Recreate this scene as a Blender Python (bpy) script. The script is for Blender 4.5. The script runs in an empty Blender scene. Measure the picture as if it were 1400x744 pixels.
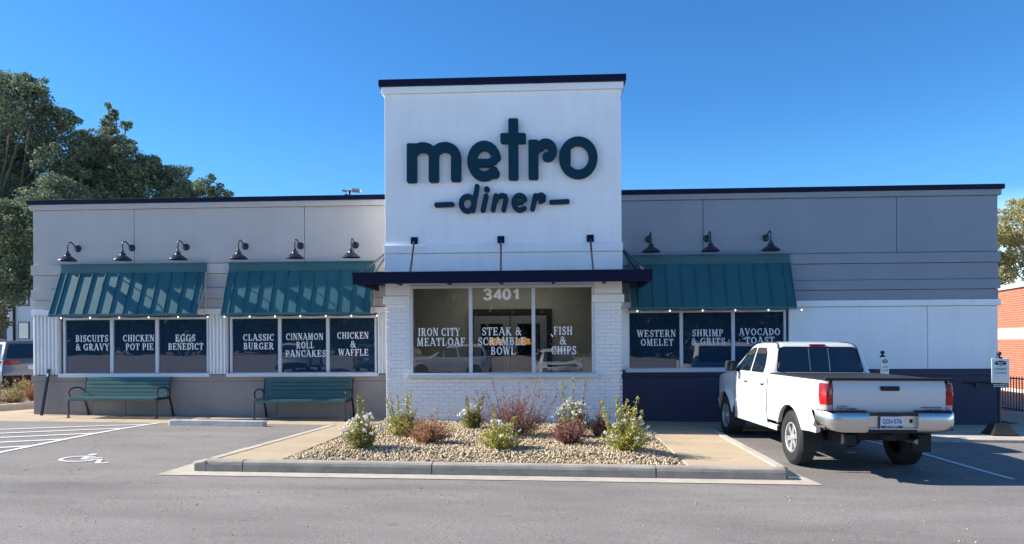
import bpy, bmesh, math, random
import numpy as np
from mathutils import Vector, Matrix
R = math.radians
sc = bpy.context.scene
col = sc.collection
random.seed(7); rng = np.random.default_rng(7)

# ------------------------------------------------------------------ camera
cam_d = bpy.data.cameras.new('camera'); cam = bpy.data.objects.new('camera', cam_d); col.objects.link(cam)
cam_d.sensor_width = 36; cam_d.lens = 1020/1400*36; cam_d.shift_y = 96/1400
cam_d.clip_end = 3000; cam_d.clip_start = .1
cam.matrix_world = (Matrix.Translation((0, -16.1, 1.55)) @ Matrix.Rotation(R(3), 4, 'Z')
                    @ Matrix.Rotation(R(90), 4, 'X') @ Matrix.Rotation(-.006, 4, 'Z'))
sc.camera = cam
# ------------------------------------------------------------------ sky, sun, exposure
ELEV, PHI = R(34), R(3.4)                       # sun on the left, a little behind the facade plane
w = bpy.data.worlds.new('World'); sc.world = w; w.use_nodes = True
nt = w.node_tree; nt.nodes.clear()
sky = nt.nodes.new('ShaderNodeTexSky'); sky.sky_type = 'NISHITA'; sky.sun_disc = False
sky.sun_elevation = ELEV; sky.sun_rotation = -R(90) + PHI
sky.air_density = 1.15; sky.dust_density = .05; sky.ozone_density = 2.5; sky.altitude = 100
SKYSTR = .100; SKYREF = 6.0; SKYTINT = (.165, .365, .545); SKYHOR = (.033, .092, .178, 1)
def skymath(op, src, val):
    n = nt.nodes.new('ShaderNodeVectorMath'); n.operation = op; nt.links.new(src, n.inputs[0])
    if op == 'SCALE': n.inputs['Scale'].default_value = val
    else: n.inputs[1].default_value = val
    return n.outputs[0]
gm = nt.nodes.new('ShaderNodeGamma'); gm.inputs[1].default_value = 1.12      # deep, clear autumn blue
nt.links.new(skymath('SCALE', sky.outputs[0], 1/SKYREF), gm.inputs[0]); deep = skymath('SCALE', gm.outputs[0], SKYREF)
deep = skymath('MULTIPLY', deep, SKYTINT)
tcw = nt.nodes.new('ShaderNodeTexCoord'); sp = nt.nodes.new('ShaderNodeSeparateXYZ'); nt.links.new(tcw.outputs['Generated'], sp.inputs[0])
mr = nt.nodes.new('ShaderNodeMapRange'); mr.interpolation_type = 'SMOOTHSTEP'; nt.links.new(sp.outputs['Z'], mr.inputs[0])
crw = nt.nodes.new('ShaderNodeValToRGB'); nt.links.new(sp.outputs['Z'], crw.inputs[0]); e_ = crw.color_ramp.elements
e_[0].position = 0; e_[0].color = (.68, .89, 1.0, 1); e_[1].position = .17; e_[1].color = SKYHOR
mr.inputs[1].default_value = -.02; mr.inputs[2].default_value = .30; mr.inputs[3].default_value = 1; mr.inputs[4].default_value = 0
mxw = nt.nodes.new('ShaderNodeMix'); mxw.data_type = 'RGBA'; nt.links.new(mr.outputs[0], mxw.inputs[0]); nt.links.new(deep, mxw.inputs[6])
nt.links.new(skymath('SCALE', crw.outputs[0], 18.0), mxw.inputs[7])
bg = nt.nodes.new('ShaderNodeBackground'); bg.inputs[1].default_value = SKYSTR
wo = nt.nodes.new('ShaderNodeOutputWorld')
nt.links.new(mxw.outputs[2], bg.inputs[0]); nt.links.new(bg.outputs[0], wo.inputs[0])
S = Vector((-math.cos(PHI)*math.cos(ELEV), math.sin(PHI)*math.cos(ELEV), math.sin(ELEV)))
sl = bpy.data.lights.new('sun', 'SUN'); sl.energy = 2.85; sl.angle = R(.5); sl.color = (1, .93, .82)
so = bpy.data.objects.new('sun', sl); col.objects.link(so); so.location = S*60
so.rotation_euler = (-S).to_track_quat('-Z', 'Y').to_euler()
sc.view_settings.view_transform = 'Standard'; sc.view_settings.look = 'None'
sc.view_settings.gamma = 1; sc.view_settings.use_curve_mapping = False
sc.view_settings.exposure = 1.84
sc.cycles.max_bounces = 8; sc.cycles.transparent_max_bounces = 12

# ------------------------------------------------------------------ terrain
def gz(X): return -.0118*(X+10.6)               # the site falls gently to the right
def sm(t): t = max(0., min(1., t)); return t*t*(3-2*t)
def az(X, Y):                                   # the asphalt
    d = .16*sm((-1.2-Y)/5.4)**1.4 if Y < -1.2 else 0
    if X > 2: d = max(d, .05*sm((X-2)/1.0) if Y < 2 else .05)
    return gz(max(-40, min(40, X))) - d - .004

# ------------------------------------------------------------------ materials
MATS = {}
def mat(name, c, rough=.7, metal=0, var=.12, vs=3., bump=0., bs=40., coat=0, spec=.5, c2=None, fine=0., fs=90., island=0.):
    if name in MATS: return MATS[name]
    m = bpy.data.materials.new(name); m.use_nodes = True; t = m.node_tree; N = t.nodes; L = t.links
    b = N['Principled BSDF']; b.inputs['Roughness'].default_value = rough; b.inputs['Metallic'].default_value = metal
    b.inputs['Specular IOR Level'].default_value = spec; b.inputs['Coat Weight'].default_value = coat
    b.inputs['Coat Roughness'].default_value = .05
    tc = N.new('ShaderNodeTexCoord')
    n = N.new('ShaderNodeTexNoise'); n.inputs['Scale'].default_value = vs; n.inputs['Detail'].default_value = 6; n.inputs['Roughness'].default_value = .62
    L.new(tc.outputs['Object'], n.inputs['Vector'])
    cr = N.new('ShaderNodeValToRGB'); cr.color_ramp.elements[0].position = .3; cr.color_ramp.elements[1].position = .7
    a = c2 if c2 else tuple(x*(1-var) for x in c); bb = c if c2 else tuple(min(1, x*(1+var)) for x in c)
    cr.color_ramp.elements[0].color = (*a, 1); cr.color_ramp.elements[1].color = (*bb, 1)
    L.new(n.outputs['Fac'], cr.inputs['Fac']); out = cr.outputs[0]
    if name.endswith('stucco') or name.endswith('metal'):
        mp_ = N.new('ShaderNodeMapping'); mp_.inputs['Scale'].default_value = (5, 5, .35); L.new(tc.outputs['Object'], mp_.inputs[0]); ns = N.new('ShaderNodeTexNoise'); ns.inputs['Scale'].default_value = 1.6; ns.inputs['Detail'].default_value = 5; L.new(mp_.outputs[0], ns.inputs[0])
        rs_ = N.new('ShaderNodeMapRange'); rs_.inputs[1].default_value = .45; rs_.inputs[2].default_value = .75; rs_.inputs[3].default_value = 1.0; rs_.inputs[4].default_value = .965; L.new(ns.outputs[0], rs_.inputs[0])
        mx = N.new('ShaderNodeVectorMath'); mx.operation = 'SCALE'; L.new(out, mx.inputs[0]); L.new(rs_.outputs[0], mx.inputs['Scale']); out = mx.outputs[0]
    if fine:
        n2 = N.new('ShaderNodeTexNoise'); n2.inputs['Scale'].default_value = fs; n2.inputs['Detail'].default_value = 3
        L.new(tc.outputs['Object'], n2.inputs['Vector'])
        r2 = N.new('ShaderNodeMapRange'); r2.inputs[1].default_value = .3; r2.inputs[2].default_value = .7
        r2.inputs[3].default_value = 1-fine; r2.inputs[4].default_value = 1+fine
        L.new(n2.outputs['Fac'], r2.inputs[0])
        mx = N.new('ShaderNodeVectorMath'); mx.operation = 'SCALE'; L.new(out, mx.inputs[0]); L.new(r2.outputs[0], mx.inputs['Scale']); out = mx.outputs[0]
    if island:
        g = N.new('ShaderNodeNewGeometry'); r3 = N.new('ShaderNodeMapRange')
        r3.inputs[3].default_value = 1-island; r3.inputs[4].default_value = 1+island
        L.new(g.outputs['Random Per Island'], r3.inputs[0])
        mx = N.new('ShaderNodeVectorMath'); mx.operation = 'SCALE'; L.new(out, mx.inputs[0]); L.new(r3.outputs[0], mx.inputs['Scale']); out = mx.outputs[0]
    L.new(out, b.inputs['Base Color'])
    if bump:
        n3 = N.new('ShaderNodeTexNoise'); n3.inputs['Scale'].default_value = bs; n3.inputs['Detail'].default_value = 5
        L.new(tc.outputs['Object'], n3.inputs['Vector'])
        bp = N.new('ShaderNodeBump'); bp.inputs['Strength'].default_value = 1; bp.inputs['Distance'].default_value = bump
        L.new(n3.outputs['Fac'], bp.inputs['Height']); L.new(bp.outputs[0], b.inputs['Normal'])
    MATS[name] = m; return m
def leafmat(name, stops, rough=.55, trans=.25):
    if name in MATS: return MATS[name]
    m = bpy.data.materials.new(name); m.use_nodes = True; t = m.node_tree; N = t.nodes; L = t.links
    b = N['Principled BSDF']; b.inputs['Roughness'].default_value = rough; b.inputs['Specular IOR Level'].default_value = .4
    g = N.new('ShaderNodeNewGeometry'); cr = N.new('ShaderNodeValToRGB')
    while len(cr.color_ramp.elements) < len(stops): cr.color_ramp.elements.new(.5)
    for i, s in enumerate(stops): cr.color_ramp.elements[i].position = i/(len(stops)-1); cr.color_ramp.elements[i].color = (*s, 1)
    L.new(g.outputs['Random Per Island'], cr.inputs[0]); L.new(cr.outputs[0], b.inputs['Base Color'])
    tr = N.new('ShaderNodeBsdfTranslucent'); L.new(cr.outputs[0], tr.inputs[0])
    mx = N.new('ShaderNodeMixShader'); mx.inputs[0].default_value = trans
    L.new(b.outputs[0], mx.inputs[1]); L.new(tr.outputs[0], mx.inputs[2]); L.new(mx.outputs[0], N['Material Output'].inputs[0])
    MATS[name] = m; return m
def glassmat(name, tint, refl, rough=.0, film=None):
    m = bpy.data.materials.new(name); m.use_nodes = True; t = m.node_tree; N = t.nodes; L = t.links; N.clear()
    o = N.new('ShaderNodeOutputMaterial'); tr = N.new('ShaderNodeBsdfTransparent'); tr.inputs[0].default_value = (*tint, 1)
    gl = N.new('ShaderNodeBsdfGlossy'); gl.inputs['Roughness'].default_value = rough; gl.inputs[0].default_value = (.95, .97, 1, 1)
    fr = N.new('ShaderNodeFresnel'); fr.inputs[0].default_value = 1.5
    ad = N.new('ShaderNodeMath'); ad.operation = 'ADD'; ad.inputs[1].default_value = refl; ad.use_clamp = True
    tc = N.new('ShaderNodeTexCoord'); n = N.new('ShaderNodeTexNoise'); n.inputs['Scale'].default_value = 1.3
    bp = N.new('ShaderNodeBump'); bp.inputs['Distance'].default_value = .0012; L.new(tc.outputs['Object'], n.inputs[0]); L.new(n.outputs[0], bp.inputs['Height'])
    L.new(bp.outputs[0], gl.inputs['Normal'])
    L.new(fr.outputs[0], ad.inputs[0]); mx = N.new('ShaderNodeMixShader'); L.new(ad.outputs[0], mx.inputs[0])
    if film:
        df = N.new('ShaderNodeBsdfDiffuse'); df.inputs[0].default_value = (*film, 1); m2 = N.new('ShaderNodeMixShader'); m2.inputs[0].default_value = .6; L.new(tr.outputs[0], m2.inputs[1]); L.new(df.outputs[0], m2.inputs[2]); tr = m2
    L.new(tr.outputs[0], mx.inputs[1]); L.new(gl.outputs[0], mx.inputs[2]); L.new(mx.outputs[0], o.inputs[0])
    MATS[name] = m; return m
def emit(name, c, s):
    m = bpy.data.materials.new(name); m.use_nodes = True; b = m.node_tree.nodes['Principled BSDF']
    b.inputs['Base Color'].default_value = (*c, 1); b.inputs['Emission Color'].default_value = (*c, 1); b.inputs['Emission Strength'].default_value = s
    MATS[name] = m; return m

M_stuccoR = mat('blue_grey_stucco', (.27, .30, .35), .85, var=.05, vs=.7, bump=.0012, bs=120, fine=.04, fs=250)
M_stucco = mat('bounce_lit_grey_stucco', (.53, .495, .47), .85, var=.05, vs=.7, bump=.0012, bs=120, fine=.04, fs=250)  # right wing's grey, lightened in colour to stand for bounced sunlight
M_whitest = mat('white_stucco', (.88, .885, .89), .7, var=.04, vs=.8, bump=.004, bs=16, fine=.03, fs=120)
M_white = mat('white_paint', (.82, .82, .82), .5, var=.03, vs=2)
M_brickw = mat('white_painted_brick', (.82, .82, .825), .5, var=.04, vs=9, bump=.003, bs=30, island=.05)
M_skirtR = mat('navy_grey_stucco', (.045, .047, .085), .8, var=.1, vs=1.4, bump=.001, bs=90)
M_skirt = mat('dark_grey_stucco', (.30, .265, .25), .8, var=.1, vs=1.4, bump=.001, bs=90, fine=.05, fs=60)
M_core = mat('joint_core_grey', (.10, .10, .11), .9)  # dark grey wall core that shows in the panel joints
M_navy = mat('navy_metal', (.003, .004, .028), .5, var=.1, vs=3, spec=.2)
M_teal = mat('teal_metal', (.028, .118, .138), .38, var=.10, vs=1.5, spec=.5, fine=.03, fs=8)
M_tealsign = mat('teal_sign_paint', (.002, .034, .062), .55, var=.05, spec=.2)
M_iron = mat('black_iron', (.012, .014, .03), .4, var=.1)
M_lampm = mat('black_enamel', (.02, .023, .035), .3, var=.1)
M_alu = mat('white_aluminium', (.62, .65, .70), .35, var=.03, spec=.5)
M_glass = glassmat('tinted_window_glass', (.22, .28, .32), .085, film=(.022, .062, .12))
M_glassc = glassmat('clear_window_glass', (.55, .57, .56), .12)
M_film = mat('white_vinyl', (.85, .86, .88), .6, var=.03)
M_inwall = mat('olive_interior_paint', (.42, .41, .365), .8, var=.05)
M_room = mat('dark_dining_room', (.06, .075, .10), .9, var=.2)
M_conc = mat('tan_concrete', (.42, .33, .22), .85, var=.10, vs=1.6, bump=.0015, bs=120, fine=.08, fs=45)
M_curb = mat('grey_curb_concrete', (.34, .30, .25), .9, var=.22, vs=3.5, bump=.003, bs=60, fine=.15, fs=70)
M_gut = mat('pale_gutter_concrete', (.44, .39, .32), .9, var=.15, vs=4, bump=.002, bs=60, fine=.1, fs=80)
M_paint = mat('white_road_paint', (.62, .61, .6), .75, var=.12, vs=9, fine=.12, fs=60)
M_rub = mat('black_rubber', (.018, .018, .02), .75, var=.15, vs=8)
M_chrome = mat('chrome', (.60, .60, .60), .30, metal=1, var=.03)
M_steel = mat('grey_steel', (.28, .28, .3), .4, metal=.8)
M_wpaint = mat('white_car_paint', (.60, .61, .62), .3, coat=.6, var=.01)
M_cglass = mat('dark_car_glass', (.006, .012, .022), .04, var=.1, spec=1.0)
M_red = mat('red_lens', (.42, .012, .015), .12, var=.1, vs=30)
M_redclear = mat('pale_pink_lens', (.55, .42, .42), .12, var=.1, vs=40)
M_dark = mat('underbody_black', (.012, .012, .014), .8)
M_bark = mat('bark', (.09, .075, .06), .9, var=.3, vs=6, bump=.02, bs=12)

# asphalt: aged, speckled, with darker wear patches
def asphalt():
    m = bpy.data.materials.new('aged_asphalt'); m.use_nodes = True; t = m.node_tree; N = t.nodes; L = t.links
    b = N['Principled BSDF']; b.inputs['Roughness'].default_value = .85; b.inputs['Specular IOR Level'].default_value = .35
    tc = N.new('ShaderNodeTexCoord')
    def noise(s, d=5, r=.6, sx=1, sy=1):
        mp = N.new('ShaderNodeMapping'); mp.inputs['Scale'].default_value = (sx, sy, 1); L.new(tc.outputs['Object'], mp.inputs[0])
        n = N.new('ShaderNodeTexNoise'); n.inputs['Scale'].default_value = s; n.inputs['Detail'].default_value = d; n.inputs['Roughness'].default_value = r
        L.new(mp.outputs[0], n.inputs[0]); return n
    def rng_(o, a, b_, c, d):
        r = N.new('ShaderNodeMapRange'); r.inputs[1].default_value = a; r.inputs[2].default_value = b_; r.inputs[3].default_value = c; r.inputs[4].default_value = d
        L.new(o, r.inputs[0]); return r.outputs[0]
    def mul(a, b_):
        x = N.new('ShaderNodeMath'); x.operation = 'MULTIPLY'; L.new(a, x.inputs[0]); L.new(b_, x.inputs[1]); return x.outputs[0]
    big = rng_(noise(.35, 5, .6, .6, 1.6).outputs[0], .35, .68, .84, 1.12)
    mid = rng_(noise(1.9, 4, .55, .35, 1.2).outputs[0], .35, .7, .90, 1.07)
    fin = rng_(noise(85, 3, .8).outputs[0], .32, .68, .45, 1.55)
    f2 = rng_(noise(38, 3, .7).outputs[0], .3, .7, .86, 1.14)
    v = N.new('ShaderNodeTexVoronoi'); v.inputs['Scale'].default_value = 26; L.new(tc.outputs['Object'], v.inputs[0])
    peb = rng_(v.outputs['Distance'], .07, .11, 1.7, 1.0)
    st1 = rng_(noise(.8, 3, .5, .25, 1.5).outputs[0], .58, .74, 1.0, .80); st2 = rng_(noise(2.7, 2, .5).outputs[0], .70, .76, 1.0, .80)
    k = mul(mul(mul(big, mid), mul(fin, f2)), mul(peb, mul(st1, st2)))
    # faint cracks
    vc = N.new('ShaderNodeTexVoronoi'); vc.feature = 'DISTANCE_TO_EDGE'; vc.inputs['Scale'].default_value = .22
    wn = noise(2.5, 4, .6); ad = N.new('ShaderNodeVectorMath'); ad.operation = 'MULTIPLY_ADD'; ad.inputs[1].default_value = (.9, .9, .9)
    L.new(wn.outputs['Color'], ad.inputs[0]); L.new(tc.outputs['Object'], ad.inputs[2]); L.new(ad.outputs[0], vc.inputs[0])
    cr = rng_(vc.outputs['Distance'], .0, .004, .74, 1.0)
    k = mul(k, cr)
    sc_ = N.new('ShaderNodeVectorMath'); sc_.operation = 'SCALE'; sc_.inputs[0].default_value = (.215, .198, .185); L.new(k, sc_.inputs['Scale'])
    L.new(sc_.outputs[0], b.inputs['Base Color'])
    bp = N.new('ShaderNodeBump'); bp.inputs['Distance'].default_value = .004; L.new(noise(110, 3, .7).outputs[0], bp.inputs['Height']); L.new(bp.outputs[0], b.inputs['Normal'])
    MATS['aged_asphalt'] = m; return m
M_asph = asphalt()

# ------------------------------------------------------------------ object helpers
def tag(o, label=None, cat=None, group=None, kind=None):
    if label: o['label'] = label
    if cat: o['category'] = cat
    if group: o['group'] = group
    if kind: o['kind'] = kind
    return o
def empty(name, loc=(0, 0, 0), rz=0):
    o = bpy.data.objects.new(name, None); col.objects.link(o); o.location = loc; o.rotation_euler = (0, 0, rz); o.empty_display_size = .3
    return o
def link(name, me, parent=None, loc=None, rot=None):
    o = bpy.data.objects.new(name, me); col.objects.link(o)
    if parent: o.parent = parent
    if loc is not None: o.location = loc
    if rot is not None: o.rotation_euler = rot
    return o
def dup(root, loc=None, rz=None, label=None, keep=None):
    def rec(o, p):
        c = o.copy(); col.objects.link(c)
        if p: c.parent = p
        for ch in KIDS(o): rec(ch, c)
        return c
    r = rec(root, None)
    if loc is not None: r.location = loc
    if rz is not None: r.rotation_euler = (0, 0, rz)
    if label: r['label'] = label
    return r
def KIDS(o): return [c for c in list(o.children)]

class MB:
    def __init__(s): s.v = []; s.f = []; s.smooth = False
    def add(s, vs, fs):
        n = len(s.v); s.v += [tuple(p) for p in vs]; s.f += [tuple(i+n for i in f) for f in fs]; return s
    def box(s, x0, x1, y0, y1, z0, z1, M=None):
        vs = [Vector((x, y, z)) for z in (z0, z1) for y in (y0, y1) for x in (x0, x1)]
        if M: vs = [M @ p for p in vs]
        return s.add(vs, [(0, 2, 3, 1), (4, 5, 7, 6), (0, 1, 5, 4), (2, 6, 7, 3), (0, 4, 6, 2), (1, 3, 7, 5)])
    def quad(s, a, b, c, d): return s.add([a, b, c, d], [(0, 1, 2, 3)])
    def tube(s, pts, r, n=8, cap=True):
        pts = [Vector(p) for p in pts]; rs = r if isinstance(r, (list, tuple)) else [r]*len(pts); base = len(s.v); up = None
        for i, p in enumerate(pts):
            t = (pts[min(i+1, len(pts)-1)]-pts[max(i-1, 0)]).normalized()
            if up is None: up = t.orthogonal().normalized()
            up = (up - t*up.dot(t)).normalized(); sd = t.cross(up)
            for k in range(n):
                a = 2*math.pi*k/n; s.v.append(tuple(p + (up*math.cos(a)+sd*math.sin(a))*rs[i]))
        for i in range(len(pts)-1):
            for k in range(n):
                s.f.append((base+i*n+k, base+i*n+(k+1) % n, base+(i+1)*n+(k+1) % n, base+(i+1)*n+k))
        if cap:
            s.f.append(tuple(base+k for k in reversed(range(n)))); s.f.append(tuple(base+(len(pts)-1)*n+k for k in range(n)))
        return s
    def lathe(s, prof, n=24, M=Matrix(), axis='Z'):
        base = len(s.v)
        for (r, h) in prof:
            for k in range(n):
                a = 2*math.pi*k/n
                p = Vector((r*math.cos(a), r*math.sin(a), h)) if axis == 'Z' else Vector((h, r*math.cos(a), r*math.sin(a)))
                s.v.append(tuple(M @ p))
        for i in range(len(prof)-1):
            for k in range(n): s.f.append((base+i*n+k, base+i*n+(k+1) % n, base+(i+1)*n+(k+1) % n, base+(i+1)*n+k))
        return s
    def grid(s, rows):
        n = len(s.v); m = len(rows[0])
        for r in rows: s.v += [tuple(p) for p in r]
        for i in range(len(rows)-1):
            for j in range(m-1): s.f.append((n+i*m+j, n+i*m+j+1, n+(i+1)*m+j+1, n+(i+1)*m+j))
        return s
    def ngon(s, pts, off=None):
        n = len(s.v); s.v += [tuple(p) for p in pts]; k = len(pts); s.f.append(tuple(range(n, n+k)))
        if off is not None:
            o = Vector(off); s.v += [tuple(Vector(p)+o) for p in pts]; s.f.append(tuple(range(n+2*k-1, n+k-1, -1)))
            for i in range(k): s.f.append((n+(i+1) % k, n+i, n+k+i, n+k+(i+1) % k))
        return s
    def mesh(s, name, m=None):
        me = bpy.data.meshes.new(name); me.from_pydata(s.v, [], s.f)
        if m: me.materials.append(m)
        b = bmesh.new(); b.from_mesh(me); bmesh.ops.recalc_face_normals(b, faces=b.faces); b.to_mesh(me); b.free()
        if s.smooth: me.shade_smooth()
        me.update(); return me
    def build(s, name, m, parent=None, bevel=0, smooth=None, loc=None, seg=2, angle=None):
        if smooth is not None: s.smooth = smooth
        me = s.mesh(name, m); o = link(name, me, parent, loc)
        if bevel:
            md = o.modifiers.new('b', 'BEVEL'); md.width = bevel; md.segments = seg; md.limit_method = 'ANGLE'; md.angle_limit = R(35)
        if angle is not None:
            me.shade_smooth(); me.set_sharp_from_angle(angle=R(angle))
        return o
def box(name, m, parent, x0, x1, y0, y1, z0, z1, bevel=0):
    return MB().box(x0, x1, y0, y1, z0, z1).build(name, m, parent, bevel)
def drape(mb, h=0., fn=None):
    fn = fn or (lambda x, y: gz(x)); mb.v = [(x, y, z+fn(x, y)+h) for x, y, z in mb.v]; return mb

# --- 2D stroke shapes -> outlines -> extruded meshes (for lettering and signs)
def arc(cx, cy, rx, ry, a0, a1, n=14):
    return [(cx+rx*math.cos(R(a0+(a1-a0)*i/n)), cy+ry*math.sin(R(a0+(a1-a0)*i/n))) for i in range(n+1)]
def outlines(strokes, res):
    xs = [p[0] for s in strokes for p in s[0]]; ys = [p[1] for s in strokes for p in s[0]]; wm = max(s[1] for s in strokes)
    x0, x1, y0, y1 = min(xs)-wm, max(xs)+wm, min(ys)-wm, max(ys)+wm
    nx = int((x1-x0)/res)+2; ny = int((y1-y0)/res)+2
    gx = x0+np.arange(nx)*res; gy = y0+np.arange(ny)*res; X, Y = np.meshgrid(gx, gy, indexing='ij'); F = np.full(X.shape, 1e9)
    for s in strokes:
        pts, wd = s[0], s[1]; rr = s[2] if len(s) > 2 else None
        if len(pts) == 1: F = np.minimum(F, np.hypot(X-pts[0][0], Y-pts[0][1])-wd/2); continue
        if rr is not None and len(pts) == 2:      # rounded box
            (ax, ay), (bx, by) = pts; l = math.hypot(bx-ax, by-ay); ux, uy = (bx-ax)/l, (by-ay)/l; mx_, my = (ax+bx)/2, (ay+by)/2
            a = np.abs((X-mx_)*ux+(Y-my)*uy)-(l/2-rr); b = np.abs(-(X-mx_)*uy+(Y-my)*ux)-(wd/2-rr)
            F = np.minimum(F, np.hypot(np.maximum(a, 0), np.maximum(b, 0))+np.minimum(np.maximum(a, b), 0)-rr); continue
        for (ax, ay), (bx, by) in zip(pts, pts[1:]):
            dx, dy = bx-ax, by-ay; l2 = dx*dx+dy*dy+1e-12; t = np.clip(((X-ax)*dx+(Y-ay)*dy)/l2, 0, 1)
            F = np.minimum(F, np.hypot(X-ax-t*dx, Y-ay-t*dy)-wd/2)
    F[np.abs(F) < 1e-7] = 1e-7
    ins = F < 0; E = {}
    def pt(a, b):
        t = F[a]/(F[a]-F[b]); return (gx[a[0]]+(gx[b[0]]-gx[a[0]])*t, gy[a[1]]+(gy[b[1]]-gy[a[1]])*t)
    P = {}; nxt = {}
    cells = np.argwhere((ins[:-1, :-1].astype(int)+ins[1:, :-1]+ins[:-1, 1:]+ins[1:, 1:]) % 4 != 0)
    for i, j in cells:
        c = [(i, j), (i+1, j), (i+1, j+1), (i, j+1)]; st = [ins[q] for q in c]
        outs, inns = [], []
        for k in range(4):
            a, b = c[k], c[(k+1) % 4]
            if ins[a] != ins[b]:
                key = (min(a, b), max(a, b))
                if key not in P: P[key] = pt(a, b)
                (outs if ins[a] else inns).append((k, key))
        for (k, key) in outs:                       # link leaving edge to the next entering edge
            best = min(inns, key=lambda q: (q[0]-k) % 4) ; nxt[key] = best[1]; inns = [q for q in inns if q is not best] or inns
    loops = []; seen = set()
    for k0 in list(nxt):
        if k0 in seen: continue
        lp = []; k = k0
        while k not in seen and k in nxt: seen.add(k); lp.append(P[k]); k = nxt[k]
        if len(lp) > 5: loops.append(dp(lp, res*.09))
    return loops
def dp(lp, tol):
    def rec(a, b):
        (x0, y0), (x1, y1) = lp[a], lp[b % len(lp)]; l = math.hypot(x1-x0, y1-y0)+1e-12; m = 0; mi = None
        for i in range(a+1, b):
            x, y = lp[i]; d = abs((x-x0)*(y1-y0)-(y-y0)*(x1-x0))/l
            if l < 1e-9: d = math.hypot(x-x0, y-y0)
            if d > m: m = d; mi = i
        if mi is None or m < tol: return [a]
        return rec(a, mi)+rec(mi, b)
    h = len(lp)//2
    return [lp[i] for i in rec(0, h)+rec(h, len(lp))]
def fillmesh(name, loops, depth, m, bev=0):
    cu = bpy.data.curves.new(name, 'CURVE'); cu.dimensions = '2D'; cu.fill_mode = 'BOTH'; cu.extrude = depth/2; cu.bevel_depth = bev; cu.offset = -bev; cu.bevel_resolution = 2
    for lp in loops:
        s = cu.splines.new('POLY'); s.points.add(len(lp)-1)
        for p, q in zip(s.points, lp): p.co = (q[0], q[1], 0, 1)
        s.use_cyclic_u = True
    o = bpy.data.objects.new(name, cu); me = bpy.data.meshes.new_from_object(o); me.name = name
    bpy.data.objects.remove(o); bpy.data.curves.remove(cu)
    me.materials.clear(); me.materials.append(m); return me
def xz(me, f):                                    # remap 2D mesh vertices with f(x, y, depth) -> world
    for v in me.vertices: v.co = f(v.co.x, v.co.y, v.co.z)
    me.update(); return me

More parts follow.
